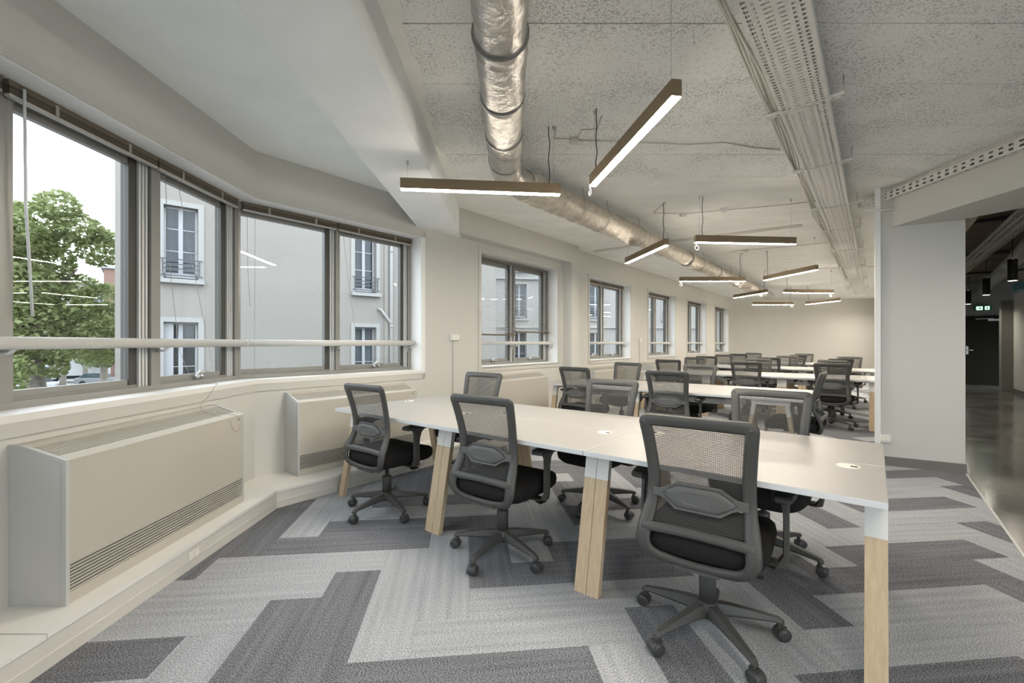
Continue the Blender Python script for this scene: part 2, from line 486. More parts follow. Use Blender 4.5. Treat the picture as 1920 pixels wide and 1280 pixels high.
for t, i, j in planks:
    (du, dv) = (4, 1) if t == 'H' else (1, 4)
    poly = [tile_w(i, j), tile_w(i+du, j), tile_w(i+du, j+dv), tile_w(i, j+dv)]
    full = poly
    for n, c in CLIPS:
        poly = clip(poly, n, c)
        if len(poly) < 3: break
    if len(poly) < 3: continue
    dark = rnd.random() < .40
    if (t, i, j) in DARK: dark = True
    elif (t, i, j) in LIGHT: dark = False
    cx, cy = tile_w(i+du/2, j+dv/2)
    a_, b_ = CB*cx-SB*cy, SB*cx+CB*cy
    out = abs(cx) - .6 > 1.2 * (cy + .6)       # outside the view
    cand.append((cy + (50 if out else 0), t, dark, (cx, cy), poly, len(poly) == 4 and all(abs(p[0]-q[0])+abs(p[1]-q[1]) < 1e-6 for p, q in zip(poly, full))))
cand.sort(key=lambda c: c[0])
rest = {True: MB(), False: MB()}
for n, (d, t, dark, c, poly, whole) in enumerate(cand):
    k = 'dark' if dark else 'light'
    rz = TA if t == 'H' else TA + math.pi/2
    if n >= 298:
        rest[dark].prism([(c[0]+(p[0]-c[0])*.997, c[1]+(p[1]-c[1])*.997) for p in poly], -.007, 0)
        continue
    if whole:
        obj('carpet_plank', tile_full[k], None, floor, (c[0], c[1], 0), rz)
    else:
        cr, sr = math.cos(-rz), math.sin(-rz)
        loc = [((p[0]-c[0])*cr-(p[1]-c[1])*sr, (p[0]-c[0])*sr+(p[1]-c[1])*cr) for p in poly]
        loc = [(p[0]*.999, p[1]*.996) for p in loc]
        obj('carpet_plank', MB().prism(loc, -.007, 0), M['carpet_'+k], floor, (c[0], c[1], 0), rz)
for dk in (True, False):
    if rest[dk].v:
        o = obj('carpet_plank', rest[dk], M['carpet_dark' if dk else 'carpet_light'], floor)
        o['kind'] = 'stuff'

# ---- window wall (wall_left): bay stretch and main stretch, with their openings
BAY_U1 = 1.812
WINS = [(2.83, 4.70), (5.78, 7.57), (8.57, 10.37), (11.37, 13.15), (14.16, 15.95)]
WB_ORIGIN = ab(A_WALL, B_CORNER)
W_END = (Y_FAR + .2 - CORNER_Y) / CB
def wall_b(u, v, z=0):                         # point on the main stretch
    return Vector(WB_ORIGIN) + Vector((SB*u - CB*v, CB*u + SB*v, z))
wa = MB()
wa.box(Y_BACK, CORNER_Y+.09, 0, .30, 0, Z_SILL-.03)
wa.box(Y_BACK, CORNER_Y+.09, 0, .30, Z_HEAD, 3.2)
wa.box(Y_BACK, -2.6, 0, .30, Z_SILL-.03, Z_HEAD)
structure('wall_left', wa, M['wall'], 'cream wall of the bay under and over the big corner window', 'wall', loc=(X_BAY, 0, 0), rot=ROT_WALL_A)
wb = MB()
wb.box(-.09, W_END, 0, .30, 0, Z_SILL-.03)
wb.box(-.09, W_END, 0, .30, Z_HEAD, 3.2)
edges = [BAY_U1] + [e for w in WINS for e in w] + [W_END]
for k in range(0, len(edges), 2):
    wb.box(edges[k], edges[k+1], 0, .30, Z_SILL-.03, Z_HEAD)
structure('wall_left', wb, M['wall'], 'long cream wall with a row of five deep set windows', 'wall', loc=WB_ORIGIN, rot=ROT_WALL_B)

# boxed-out pier and lintel around the second window
fr = MB()
B0 = B_CORNER
fr.box(6.47-B0, 6.70-B0, -.17, 0, 0, 2.653)
fr.box(3.30-B0, 6.70-B0, -.17, 0, 2.653, CEIL)
structure('wall_left', fr, M['wall'], 'boxed out lintel and pier framing the first window of the long wall', 'wall', loc=WB_ORIGIN, rot=ROT_WALL_B)

# sill boards, heads and flat trims
def offs_a(v0, v1, y0, z0, z1, mb=None):
    mb = mb or MB(); return mb.prism([(X_BAY-v0, y0), corner(v0), corner(v1), (X_BAY-v1, y0)], z0, z1)
def offs_b(v0, v1, u1, z0, z1, mb=None):
    mb = mb or MB(); return mb.prism([xy(wall_b(u1, v0)), corner(v0), corner(v1), xy(wall_b(u1, v1))], z0, z1)
s = offs_a(-.012, .235, -2.6, .95, Z_SILL); offs_b(-.012, .235, BAY_U1, .95, Z_SILL, s)
structure('trim_2', s, M['sill'], 'white sill board running round the bay window', 'trim', fix=True)
s = offs_a(-.010, .0, -2.6, .885, .95); offs_b(-.010, .0, BAY_U1+.05, .885, .95, s)
s.box(0, 0, 0, 0, 0, 0)
structure('trim_3', s, M['trim'], 'flat trim board under the sill of the bay window', 'trim', fix=True)
s = offs_a(-.010, .0, -2.6, Z_HEAD, Z_HEAD+.06); offs_b(-.010, .0, BAY_U1+.05, Z_HEAD, Z_HEAD+.06, s)
structure('trim_4', s, M['trim'], 'flat trim board over the bay window', 'trim', fix=True)
s = offs_a(0, .30, -2.6, Z_HEAD-.008, Z_HEAD); offs_b(0, .30, BAY_U1, Z_HEAD-.008, Z_HEAD, s)
structure('trim_5', s, M['reveal'], 'white lining under the lintel of the bay window', 'trim', fix=True)
s = MB(); s.box(BAY_U1, BAY_U1+.05, -.010, 0, .885, Z_HEAD+.06); s.box(BAY_U1-.008, BAY_U1, 0, .24, Z_SILL, Z_HEAD-.008)
structure('trim_6', s, M['reveal'], 'white jamb lining at the right end of the bay window', 'trim', loc=WB_ORIGIN, rot=ROT_WALL_B)
ords = ['first', 'second', 'third', 'fourth', 'fifth']
for n, (u0, u1) in enumerate(WINS):
    s = MB()
    s.box(u0-.05, u0, -.012, 0, Z_SILL-.075, Z_HEAD+.05); s.box(u1, u1+.05, -.012, 0, Z_SILL-.075, Z_HEAD+.05)
    s.box(u0, u1, -.012, 0, Z_HEAD, Z_HEAD+.05); s.box(u0, u1, -.012, 0, Z_SILL-.075, Z_SILL-.01)
    t = structure('trim_%d' % (7+n), s, M['trim'], 'flat trim frame round the %s window of the long wall' % ords[n], 'trim', loc=WB_ORIGIN, rot=ROT_WALL_B)
    s = MB()
    s.box(u0, u0+.008, 0, .24, Z_SILL, Z_HEAD); s.box(u1-.008, u1, 0, .24, Z_SILL, Z_HEAD)
    s.box(u0, u1, 0, .24, Z_HEAD-.008, Z_HEAD); s.box(u0, u1, -.012, .24, Z_SILL-.03, Z_SILL)
    obj('reveal_lining', s, M['reveal'], t)

# ---- windows: aluminium sliding sashes
def window(num, loc, rot, secs, label, handles=()):
    """secs: (kind, u0, u1)"""
    root = empty('window_%d' % num, loc, rot); tag(root, label, 'window', kind='structure')
    u0 = min(q[1] for q in secs); u1 = max(q[2] for q in secs)
    z0, z1, v = Z_SILL, Z_HEAD-.008, .215
    fr = MB()
    fr.box(u0, u1, v-.035, v+.06, z0, z0+.035); fr.box(u0, u1, v-.01, v+.058, z0+.035, z0+.05)
    fr.box(u0, u1, v-.035, v+.06, z1-.05, z1)
    for kind, p, q in secs:
        if kind == 'post': fr.box(p, q, v-.0365, v+.06, z0+.0355, z1-.0505)
    obj('frame', fr, M['alu'], root)
    for kind, p, q in secs:
        if kind == 'track':
            n = 3; w = (q-p)/n
            tr = MB()
            for i in range(n): tr.box(p+i*w, p+i*w+w*.62, v-.02, v+.05, z0+.035, z1-.05)
            obj('track', tr, M['alu_light'], root)
            obj('track_gap', MB().box(p, q, v+.0, v+.05, z0+.035, z1-.05), M['slot'], root)
        if kind == 'pane':
            sa = MB()
            sa.box(p, q, v+.0, v+.035, z0+.05, z0+.085); sa.box(p, q, v, v+.035, z1-.105, z1-.05)
            sa.box(p, p+.006, v, v+.035, z0+.085, z1-.105)
            so = obj('sash', sa, M['alu'], root)
            obj('pane', MB().box(p+.004, q-.002, v+.016, v+.022, z0+.08, z1-.10), M['glass'], so)
            if handles is True or (handles and (p, q) in handles):
                h = MB(); c = p + (q-p)*.55
                h.tube([(c-.02,v-.03,z0+.075),(c,v-.045,z0+.105),(c+.03,v-.045,z0+.10),(c+.09,v-.045,z0+.085)], .009, 8)
                h.tube([(c-.02,v-.02,z0+.055),(c-.02,v-.045,z0+.075)], .016, 10)
                h.tube([(c+.04,v-.02,z0+.055),(c+.045,v-.04,z0+.07)], .012, 8)
                obj('handle', h, M['steel'], so)
        if kind == 'stile':
            obj('stile', MB().box(p, q, v-.005, v+.045, z0+.05, z1-.05), M['alu_dark'], root)
    return root
secs = []
y = 3.924
for k in range(7):
    e = y - k*.894
    secs += [('post', e-.075, e), ('track', e-.155, e-.075), ('stile', e-.215, e-.155), ('pane', e-.881, e-.215)]
window(1, (X_BAY, 0, 0), ROT_WALL_A, secs, 'left stretch of the bay window with sliding aluminium sashes and a tree outside', {(secs[3][1], secs[3][2])})
secs = [('post', -.09, -.045), ('pane', -.045, .741), ('stile', .741, .79), ('track', .79, .842), ('post', .842, .888), ('pane', .888, 1.673), ('stile', 1.673, 1.71), ('track', 1.71, 1.76), ('post', 1.76, 1.808)]
window(2, WB_ORIGIN, ROT_WALL_B, secs, 'right stretch of the bay window with two panes onto a blank facade', {(.888, 1.673)})
for n, (p, q) in enumerate(WINS):
    m = (p+q)/2 - .03
    secs = [('post', p+.006, p+.05), ('pane', p+.05, m-.085), ('stile', m-.085, m-.04), ('track', m-.04, m+.015), ('post', m+.015, m+.06),
            ('pane', m+.06, q-.17), ('stile', q-.17, q-.12), ('track', q-.12, q-.05), ('post', q-.05, q-.006)]
    window(3+n, WB_ORIGIN, ROT_WALL_B, secs, ['first window of the long wall with two half lowered venetian blinds', 'second window of the long wall, beside the boxed out pier',
           'third window along the long wall', 'fourth window along the long wall', 'fifth and last window, next to the far wall'][n], True)

# ---- ceilings, beams, far wall, partition, corridor
BEAM = [(-1.10, Y_BACK), (-.65, Y_BACK), (-.65, wall_line(A_WALL, -.65)+.02), (-1.10, wall_line(A_WALL, -1.10)+.02)]
structure('trim_12', MB().prism(BEAM, 2.648, CEIL+.02), M['white_ceiling'], 'white boxed ceiling beam running from the camera to the window wall', 'beam')
structure('ceiling', MB().prism([(X_BAY-.1, Y_BACK), (-1.10, Y_BACK), (-1.10, wall_line(A_WALL, -1.10)+.1), (X_BAY-.1, CORNER_Y+.1)], 2.945, 3.2), M['white_ceiling'],
          'smooth white ceiling over the window bay', 'ceiling')
slab = structure('ceiling', MB().prism([(-.66, Y_BACK), (4.4, Y_BACK), (4.4, 4.5), (-.66, 4.5)], CEIL+.03, 3.2), M['slot'], 'rough board marked concrete ceiling of the near room', 'ceiling')
ys = 4.49; k = 0
while ys > Y_BACK:
    w = .54
    obj('concrete_board', MB().box(-.655, 4.3, ys-w+.003, ys-.003, CEIL+(.0, .002, .001)[k % 3], CEIL+.035), M['concrete'], slab)
    ys -= w; k += 1
jag = [(-.651, Y_BACK), (-.651, 4.47)]
yy = 4.47
jr = random.Random(5)
while yy > Y_BACK:
    jag.append((-.60 + .03*math.sin(yy*3.1) + jr.uniform(-.02, .03) + .035*(4.4-yy)/4.4, yy)); yy -= .12
obj('plaster_strip', MB().prism(jag, CEIL-.006, CEIL+.004), M['smooth_concrete'], slab, fix=True)
structure('ceiling', MB().prism([(-.66, 4.49), (4.6, 4.49), xy(ab(.6, 6.6)), xy(ab(.6, 22.4)), (7.4, Y_FAR+.3), (-.66, wall_line(-4.3, -.66))], CEIL, 3.2), M['smooth_concrete'],
          'smooth painted concrete ceiling over the far desk rows', 'ceiling')
structure('wall_back', MB().box(7.6, 15, Y_FAR, Y_FAR+.2, 0, 3.1), M['wall'], 'plain cream far end wall behind the last desk row', 'wall')
structure('wall_front', MB().box(-2.6, 1.4, Y_BACK-.2, Y_BACK, 0, 3.2).box(7.6, 9.4, Y_BACK-.2, Y_BACK, 0, 3.2).box(1.4, 7.6, Y_BACK-.2, Y_BACK, 2.75, 3.2), M['wall'], 'wall behind the camera round an added wide glazed terrace front', 'wall')  # wide opening invented to let more daylight in
wf = empty('window_8', (1.4, Y_BACK-.1, 0)); tag(wf, 'added full height glazed terrace front behind the camera', 'window', kind='structure')  # unseen glazing added as an extra daylight source
fm = MB().box(0, 6.2, -.04, .04, 0, .07).box(0, 6.2, -.04, .04, 2.68, 2.75)
for k in range(5): fm.box(k*6.13/4, k*6.13/4+.07, -.04, .04, .07, 2.68)
obj('frame', fm, M['alu'], wf)
for k in range(4): obj('pane', MB().box(k*6.13/4+.07, (k+1)*6.13/4, -.004, .004, .07, 2.68), M['glass'], wf)
structure('bounce_terrace', MB().box(-12, 22, -26, Y_BACK-.2, -.25, -.03), M['bounce_slab'], 'added pale paved terrace behind the camera', 'bounce_terrace')  # invented ground whose pale top bounces skylight onto the ceilings
C1 = (3.913, 4.816); C2 = (4.52, 4.466)
part = structure('wall_right', MB().prism([C1, C2, xy(ab(.70, 22.0)), xy(ab(.56, 22.0)), xy(ab(.56, 6.75)), xy(ab(.012, 6.75))], 0, CEIL+.02), M['wall'], 'cream partition end between the office and the corridor', 'wall')  # thinned behind its end to make room for the added hidden lamps
du = Vector((C2[0]-C1[0], C2[1]-C1[1], 0)).normalized(); dn = Vector((du.y, -du.x, 0))
def onface(t, out, z=0):                       # point on the partition's end face
    p = Vector((C1[0], C1[1], 0)) + du*t + dn*out; return Vector((p.x, p.y, z))
obj('corner_post', MB().prism([xy(onface(0, .0)), xy(onface(.036, .0)), xy(onface(.036, .022)), xy(onface(-.012, .022)), xy(onface(-.012, 0))], 0, CEIL), M['reveal'], part)
FL = (Vector((C2[0], C2[1], 0)) - Vector((C1[0], C1[1], 0))).length
structure('baseboard_right', MB().prism([xy(onface(.036, 0)), xy(onface(FL+.008, 0)), xy(onface(FL+.008, .014)), xy(onface(.036, .014))], 0, .095), M['grey_base'],
          'grey skirting board along the foot of the partition end', 'baseboard')
structure('trim_13', MB().prism([(4.03, Y_BACK), (4.03, 4.78), (4.49, 4.44), (8.1, Y_BACK)], 2.53, 3.2), M['wall'], 'cream bulkhead beam over the opening to the corridor', 'beam', fix=True)

structure('wall_right', MB().prism([xy(ab(2.86, 9.0)), xy(ab(3.06, 9.0)), xy(ab(3.06, 17.6)), xy(ab(2.86, 17.6))], 0, 2.6), M['wall'], 'white wall along the right side of the corridor', 'wall')
structure('baseboard_right', MB().prism([xy(ab(2.845, 9.0)), xy(ab(2.86, 9.0)), xy(ab(2.86, 17.6)), xy(ab(2.845, 17.6))], 0, .10), M['grey_base'], 'dark skirting along the white corridor wall', 'baseboard')
structure('wall_right', MB().prism([xy(ab(2.64, 17.6)), xy(ab(3.06, 17.6)), xy(ab(3.06, 17.9)), xy(ab(2.64, 17.9))], 0, 2.45), M['hall_grey'], 'grey pier at the end of the white corridor wall', 'wall')
structure('wall_back', MB().prism([xy(ab(.6, 20.0)), xy(ab(4.4, 20.0)), xy(ab(4.4, 20.2)), xy(ab(.6, 20.2))], 0, 3.3), M['hall_grey'], 'grey end wall of the corridor over the dark door', 'wall')
structure('ceiling', MB().prism([xy(ab(.70, 6.1)), xy(ab(4.6, 6.1)), xy(ab(4.6, 20.2)), xy(ab(.70, 20.2))], 3.15, 3.3), M['hall_dark'], 'dark unfinished ceiling of the corridor', 'ceiling')
structure('ceiling', MB().prism([(4.3, Y_BACK), (9.4, Y_BACK), (9.4, 4.5), xy(ab(4.7, 9.2)), xy(ab(4.6, 6.1)), xy(ab(.70, 6.1)), (4.5, 4.44)], 3.2, 3.3), M['hall_dark'], 'dark ceiling beside the bulkhead beam', 'ceiling')
structure('wall_right', MB().prism([xy(ab(4.3, 9.0)), xy(ab(4.5, 9.0)), xy(ab(4.5, 20.2)), xy(ab(4.3, 20.2))], 2.0, 3.3), M['hall_grey'], 'grey upper wall behind the low corridor wall', 'wall')

structure('wall_right', MB().prism([xy(ab(2.86, 8.8)), xy(ab(4.7, 8.8)), xy(ab(4.7, 9.0)), xy(ab(2.86, 9.0))], 0, 3.3), M['wall'], 'wall closing the open area right of the camera', 'wall')
structure('wall_right', MB().box(9.2, 9.4, Y_BACK-.2, 4.6, 0, 3.3), M['wall'], 'far right wall of the open area beside the camera', 'wall')
# corridor door at the end
dr = empty('door_1', ab(2.20, 19.99), ROT_ROW); tag(dr, 'dark olive door at the far end of the corridor', 'door', kind='structure')
obj('door_leaf', MB().box(0, .92, -.05, -.005, .01, 2.08), M['dark_door'], dr)
obj('door_frame', MB().box(-.06, 0, -.06, 0, 0, 2.14).box(.92, .98, -.06, 0, 0, 2.14).box(0, .92, -.06, 0, 2.085, 2.14), M['dark_door'], dr)
obj('closer', MB().box(.50, .85, -.10, -.05, 1.98, 2.04).box(.24, .62, -.075, -.06, 2.04, 2.06), M['alu_light'], dr)
obj('handle', MB().box(.03, .08, -.06, -.05, .95, 1.2).tube([(.055,-.06,1.08),(.055,-.10,1.08),(.18,-.10,1.08)], .011, 8), M['alu_light'], dr)

# plinth along the window wall
PL_A, PL_X = -3.655, -1.85
def pl_corner(o): x = PL_X - o; return (x, wall_line(PL_A - o, x))
pb = MB().prism([(PL_X, Y_BACK), pl_corner(0), xy(ab(PL_A, 17.4)), xy(ab(A_WALL, 17.4)), (X_BAY, CORNER_Y), (X_BAY, Y_BACK)], 0, .128)
plinth = structure('baseboard_left', pb, M['plinth'], 'low cream boxed plinth running along the foot of the window wall', 'baseboard', fix=True)
def top_board(poly, dz=0): obj('top_board', MB().prism(poly, .128, .150+dz), M['sill'], plinth, fix=True)
top_board([(PL_X+.008, Y_BACK), (PL_X+.008, 1.772), (X_BAY, 1.772), (X_BAY, Y_BACK)], -.003)
top_board([(PL_X+.008, 1.777), pl_corner(-.008), (X_BAY, CORNER_Y), (X_BAY, 1.777)])
q = 2.1
for b0, b1 in ((None, 4.2), (4.2, 6.6), (6.6, 9.0), (9.0, 11.4), (11.4, 13.8), (13.8, 17.3)):
    p0 = pl_corner(-.008) if b0 is None else xy(ab(PL_A+.008, b0+.003))
    p1 = (X_BAY, CORNER_Y) if b0 is None else xy(ab(A_WALL, b0+.003))
    top_board([p0, xy(ab(PL_A+.008, b1)), xy(ab(A_WALL, b1)), p1])
obj('bead', MB().prism([(PL_X+.003, Y_BACK), pl_corner(-.003), xy(ab(PL_A+.003, 17.3)), xy(ab(PL_A, 17.3)), pl_corner(0), (PL_X, Y_BACK)], .055, .058), M['sill'], plinth, fix=True)

# ================================================================== THINGS
# ---- bench desks: rows of white tops on splayed oak legs with white metal heads
Z_TOP, T_TOP, D_TOP, W_TOP = .75, .026, .582, 1.2
ROWS = [(-3.562, 2.01), (-3.515, 5.10), (-3.60, 8.45), (-3.60, 11.15), (-3.60, 14.1)]
MODS = [3, 2, 3, 3, 2]
def top_mesh(x0, x1, y0, y1):
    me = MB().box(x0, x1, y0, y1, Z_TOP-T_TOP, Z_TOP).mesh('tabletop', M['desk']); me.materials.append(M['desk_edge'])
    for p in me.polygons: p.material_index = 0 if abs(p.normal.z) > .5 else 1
    return me
TOP_MESH = top_mesh(.0015, W_TOP-.0015, 0, D_TOP)
GROM = MB().lathe([(.0, Z_TOP+.001), (.036, Z_TOP+.001), (.043, Z_TOP+.003), (.045, Z_TOP-.001)][::-1], 24).mesh('grommet', M['grommet'])
GROM_SLOT = MB().box(.008, .034, -.008, .008, Z_TOP+.0005, Z_TOP+.0025).mesh('cable_slot', M['slot'])
def leg_geo(x0, x1, y_foot, lean, zs):
    """slanted flat bar from height zs[0] to zs[1]; lean = y shift per metre"""
    t = .034 if lean > 0 else -.034
    y = lambda z: y_foot + lean*z
    a, b = zs
    q = [(x0,y(a),a),(x1,y(a),a),(x1,y(a)+t,a),(x0,y(a)+t,a),(x0,y(b),b),(x1,y(b),b),(x1,y(b)+t,b),(x0,y(b)+t,b)]
    if lean < 0: q = [q[3],q[2],q[1],q[0],q[7],q[6],q[5],q[4]]
    return MB().hexa(q)
LEG_W = .068
LEGM = {}
def leg(parent, x, y_foot, lean):
    key = round(lean, 3)
    if key not in LEGM:
        LEGM[key] = (leg_geo(0, LEG_W, 0, lean, (0, .574)).mesh('leg', M['oak']), leg_geo(.0, LEG_W, 0, lean, (.5745, Z_TOP-T_TOP)).mesh('leg_head', M['white_metal']))
    l = obj('leg', LEGM[key][0], None, parent, (x, y_foot, 0))
    obj('leg_head', LEGM[key][1], None, l)
DEPTH = 2*D_TOP + .008
LEAN = .19
def bench(name_label, a0, b0, mods, group):
    root = empty('bench_desk', ab(a0, b0), ROT_ROW); tag(root, name_label, 'desk', group)
    for k in range(mods):
        for side in (0, 1):
            y = 0 if side == 0 else D_TOP + .008
            obj('tabletop', TOP_MESH, None, root, (k*W_TOP, y, 0), bevel=.0025)
            gx = (k+1)*W_TOP - .13 if side == 0 else k*W_TOP + .13
            gy = D_TOP - .09 if side == 0 else D_TOP + .008 + .09
            g = obj('grommet', GROM, None, root, (gx, gy, 0))
            obj('cable_slot', GROM_SLOT, None, g, rot=0 if side == 0 else math.pi)
    xs = [0.0]
    for k in range(1, mods): xs += [k*W_TOP - LEG_W - .0015, k*W_TOP + .0015]
    xs += [mods*W_TOP - LEG_W]
    for x in xs:
        leg(root, x, .03, LEAN); leg(root, x, DEPTH-.03, -LEAN)
        obj('crossbar', MB().box(x+.01, x+LEG_W-.01, .19, DEPTH-.19, Z_TOP-T_TOP-.045, Z_TOP-T_TOP), M['white_metal'], root)
    obj('rail', MB().box(.03, mods*W_TOP-.03, .24, .275, Z_TOP-T_TOP-.028, Z_TOP-T_TOP), M['white_metal'], root)
    obj('rail', MB().box(.03, mods*W_TOP-.03, DEPTH-.275, DEPTH-.24, Z_TOP-T_TOP-.028, Z_TOP-T_TOP), M['white_metal'], root)
    tr = MB()
    for k in range(mods):
        x0, x1 = k*W_TOP+.15, (k+1)*W_TOP-.15
        tr.box(x0, x1, DEPTH/2-.11, DEPTH/2+.11, Z_TOP-.16, Z_TOP-.155)
        tr.box(x0, x1, DEPTH/2-.115, DEPTH/2-.11, Z_TOP-.16, Z_TOP-.10); tr.box(x0, x1, DEPTH/2+.11, DEPTH/2+.115, Z_TOP-.16, Z_TOP-.10)
        for xx in (x0+.05, x1-.08): tr.box(xx, xx+.03, DEPTH/2-.11, DEPTH/2+.11, Z_TOP-.155, Z_TOP-T_TOP)
    obj('cable_tray', tr, M['white_metal'], root)
    return root
ROW_NAME = ['frontmost row of six joined white desks on oak legs, nearest the camera', 'second row of white desks on oak legs, behind the frontmost row',
            'third row of white desks on oak legs, ending at the partition', 'fourth row of white desks counted from the camera, before the last row',
            'fifth and last row of white desks, before the far wall']
for (a0, b0), m, lb in zip(ROWS, MODS, ROW_NAME):
    bench(lb, a0, b0, m, 'rows of white bench desks')
# the single desk standing across the end of the second row
rd = empty('end_desk', ab(ROWS[1][0] + 2*W_TOP + .006, ROWS[1][1] - .01), ROT_ROW)
tag(rd, 'single white desk standing crosswise at the right end of the second row', 'desk')
obj('tabletop', top_mesh(0, D_TOP, 0, W_TOP), None, rd, bevel=.0025)
g = obj('grommet', GROM, None, rd, (.09, W_TOP-.13, 0))
obj('cable_slot', GROM_SLOT, None, g)
for y in (.03, W_TOP-.10):
    # frame seen from the camera: legs splay along the row
    for x, ln in ((.02, .16), (D_TOP-.02, -.16)):
        q = leg_geo(0, LEG_W, 0, ln, (0, .574)); q2 = leg_geo(0, LEG_W, 0, ln, (.5745, Z_TOP-T_TOP))
        SW = Matrix(((0,1,0,x),(1,0,0,y),(0,0,1,0),(0,0,0,1)))
        l = obj('leg', q.xform(SW), M['oak'], rd, fix=True)
        obj('leg_head', q2.xform(SW), M['white_metal'], l, fix=True)
    obj('crossbar', MB().box(.12, D_TOP-.12, y+.01, y+LEG_W-.01, Z_TOP-T_TOP-.045, Z_TOP-T_TOP), M['white_metal'], rd)

# ---- the swivel chairs
def lerp_tab(tab, z):
    for (z0, y0), (z1, y1) in zip(tab, tab[1:]):
        if z0 <= z <= z1: return y0 + (y1-y0)*(z-z0)/(z1-z0)
    return tab[0][1] if z < tab[0][0] else tab[-1][1]
def smooth_tab(tab, n=60):
    """Catmull-Rom resample so the curves read smooth"""
    out = []
    for i in range(len(tab)-1):
        p0 = tab[max(i-1,0)]; p1 = tab[i]; p2 = tab[i+1]; p3 = tab[min(i+2,len(tab)-1)]
        for k in range(8):
            t = k/8
            c = lambda a,b,c_,d: .5*((2*b)+(-a+c_)*t+(2*a-5*b+4*c_-d)*t*t+(-a+3*b-3*c_+d)*t*t*t)
            out.append((p1[0]+(p2[0]-p1[0])*t, c(p0[1],p1[1],p2[1],p3[1])))
    out.append(tab[-1]); return out
YB = smooth_tab([(.34,-.170),(.39,-.205),(.44,-.224),(.50,-.214),(.55,-.186),(.60,-.160),(.65,-.148),(.72,-.151),(.81,-.168),(.90,-.193),(.995,-.222)])
WB = smooth_tab([(.34,.20),(.39,.226),(.44,.240),(.50,.238),(.57,.226),(.64,.217),(.72,.215),(.82,.221),(.92,.230),(.995,.236)])
yb = lambda z: lerp_tab(YB, z)
wb_ = lambda z: lerp_tab(WB, z)
def sweep(path, half_w, half_t, closed=False):
    """rounded bar following a path lying in the back's curved surface; half_w in the surface, half_t through it"""
    m = len(path); secs = []
    for i in range(m):
        p = Vector(path[i])
        a = Vector(path[(i-1) % m] if closed else path[max(i-1,0)]); b = Vector(path[(i+1) % m] if closed else path[min(i+1,m-1)])
        t = (b-a).normalized()
        z = p.z; ny = Vector((0, 1, -(yb(z+.01)-yb(z-.01))/.02)).normalized()
        s_ = t.cross(ny).normalized(); nn = s_.cross(t).normalized()
        hw = half_w[i] if isinstance(half_w, list) else half_w
        sec = []
        for (cu, cv) in ((1,.45),(.55,1),(-.55,1),(-1,.45),(-1,-.45),(-.55,-1),(.55,-1),(1,-.45)):
            sec.append(p + s_*(cu*hw) + nn*(cv*half_t))
        secs.append(sec)
    return secs
def back_frame():
    mb = MB(); pts = []; hw = []
    zt, zb = .970, .38
    rail = .025
    def P(x, z): return (x, yb(z), z)
    # up the right side, across the top, down the left, along the bowed bottom
    side = [.455+.0505*i for i in range(10)]
    for z in side:
        pts.append(P(wb_(z)-rail, z)); hw.append(rail + (.004 if z < .56 else 0))
    xt = wb_(zt)-rail
    for k, (dx, dz) in enumerate(((0,-.010),(.001,-.005),(.005,-.001),(.010,0))):
        pts.append(P(xt-dx, zt+dz)); hw.append(rail)
    for x in (.12, .0, -.12): pts.append(P(x, zt)); hw.append(rail)
    for k, (dx, dz) in enumerate(((.010,0),(.005,-.001),(.001,-.005),(0,-.010))):
        pts.append(P(-(xt-dx), zt+dz)); hw.append(rail)
    for z in side[::-1]:
        pts.append(P(-(wb_(z)-rail), z)); hw.append(rail + (.004 if z < .56 else 0))
    bot = [(-.205,.425),(-.188,.402),(-.155,.385),(-.08,.374),(0,.370),(.08,.374),(.155,.385),(.188,.402),(.205,.425)]
    for x, z in bot: pts.append(P(x, z)); hw.append(.024)
    mb.ring(sweep(pts, hw, .015, True), closed=True)
    bar = [P(x, .506 + .006*(1-(x/.2)**2)) for x in (-.222,-.17,-.1,0,.1,.17,.222)]
    mb.ring(sweep(bar, .021, .015))
    # spine from the bottom rail to the mechanism
    mb.hexa([(-.09,-.205,.350),(.09,-.205,.350),(.09,-.06,.362),(-.09,-.06,.362),(-.09,-.20,.378),(.09,-.20,.378),(.09,-.06,.395),(-.09,-.06,.395)])
    return mb
def back_mesh():
    mb = MB(); z = .528
    xs = [-1,-.6,-.2,.2,.6,1]
    while z < .947:
        h = .0033
        w = wb_(z) - .044
        row0 = [(x*w, yb(z)+.006 + .004*(1-x*x), z) for x in xs]
        row1 = [(x*w, yb(z+h)+.006 + .004*(1-x*x), z+h) for x in xs]
        n = len(xs)
        mb.add(row0+row1, [(i, i+1, n+i+1, n+i) for i in range(n-1)])
        z += .0058
    k = -24
    while k <= 24:                               # upright binding yarns
        x = k/24; zz = [.528+.0209*i for i in range(21)]
        v = []
        for q in zz:
            w = wb_(q)-.046
            v += [(x*w-.0006, yb(q)+.0062+.004*(1-x*x), q), (x*w+.0006, yb(q)+.0062+.004*(1-x*x), q)]
        mb.add(v, [(2*i, 2*i+1, 2*i+3, 2*i+2) for i in range(20)])
        k += 1
    return mb
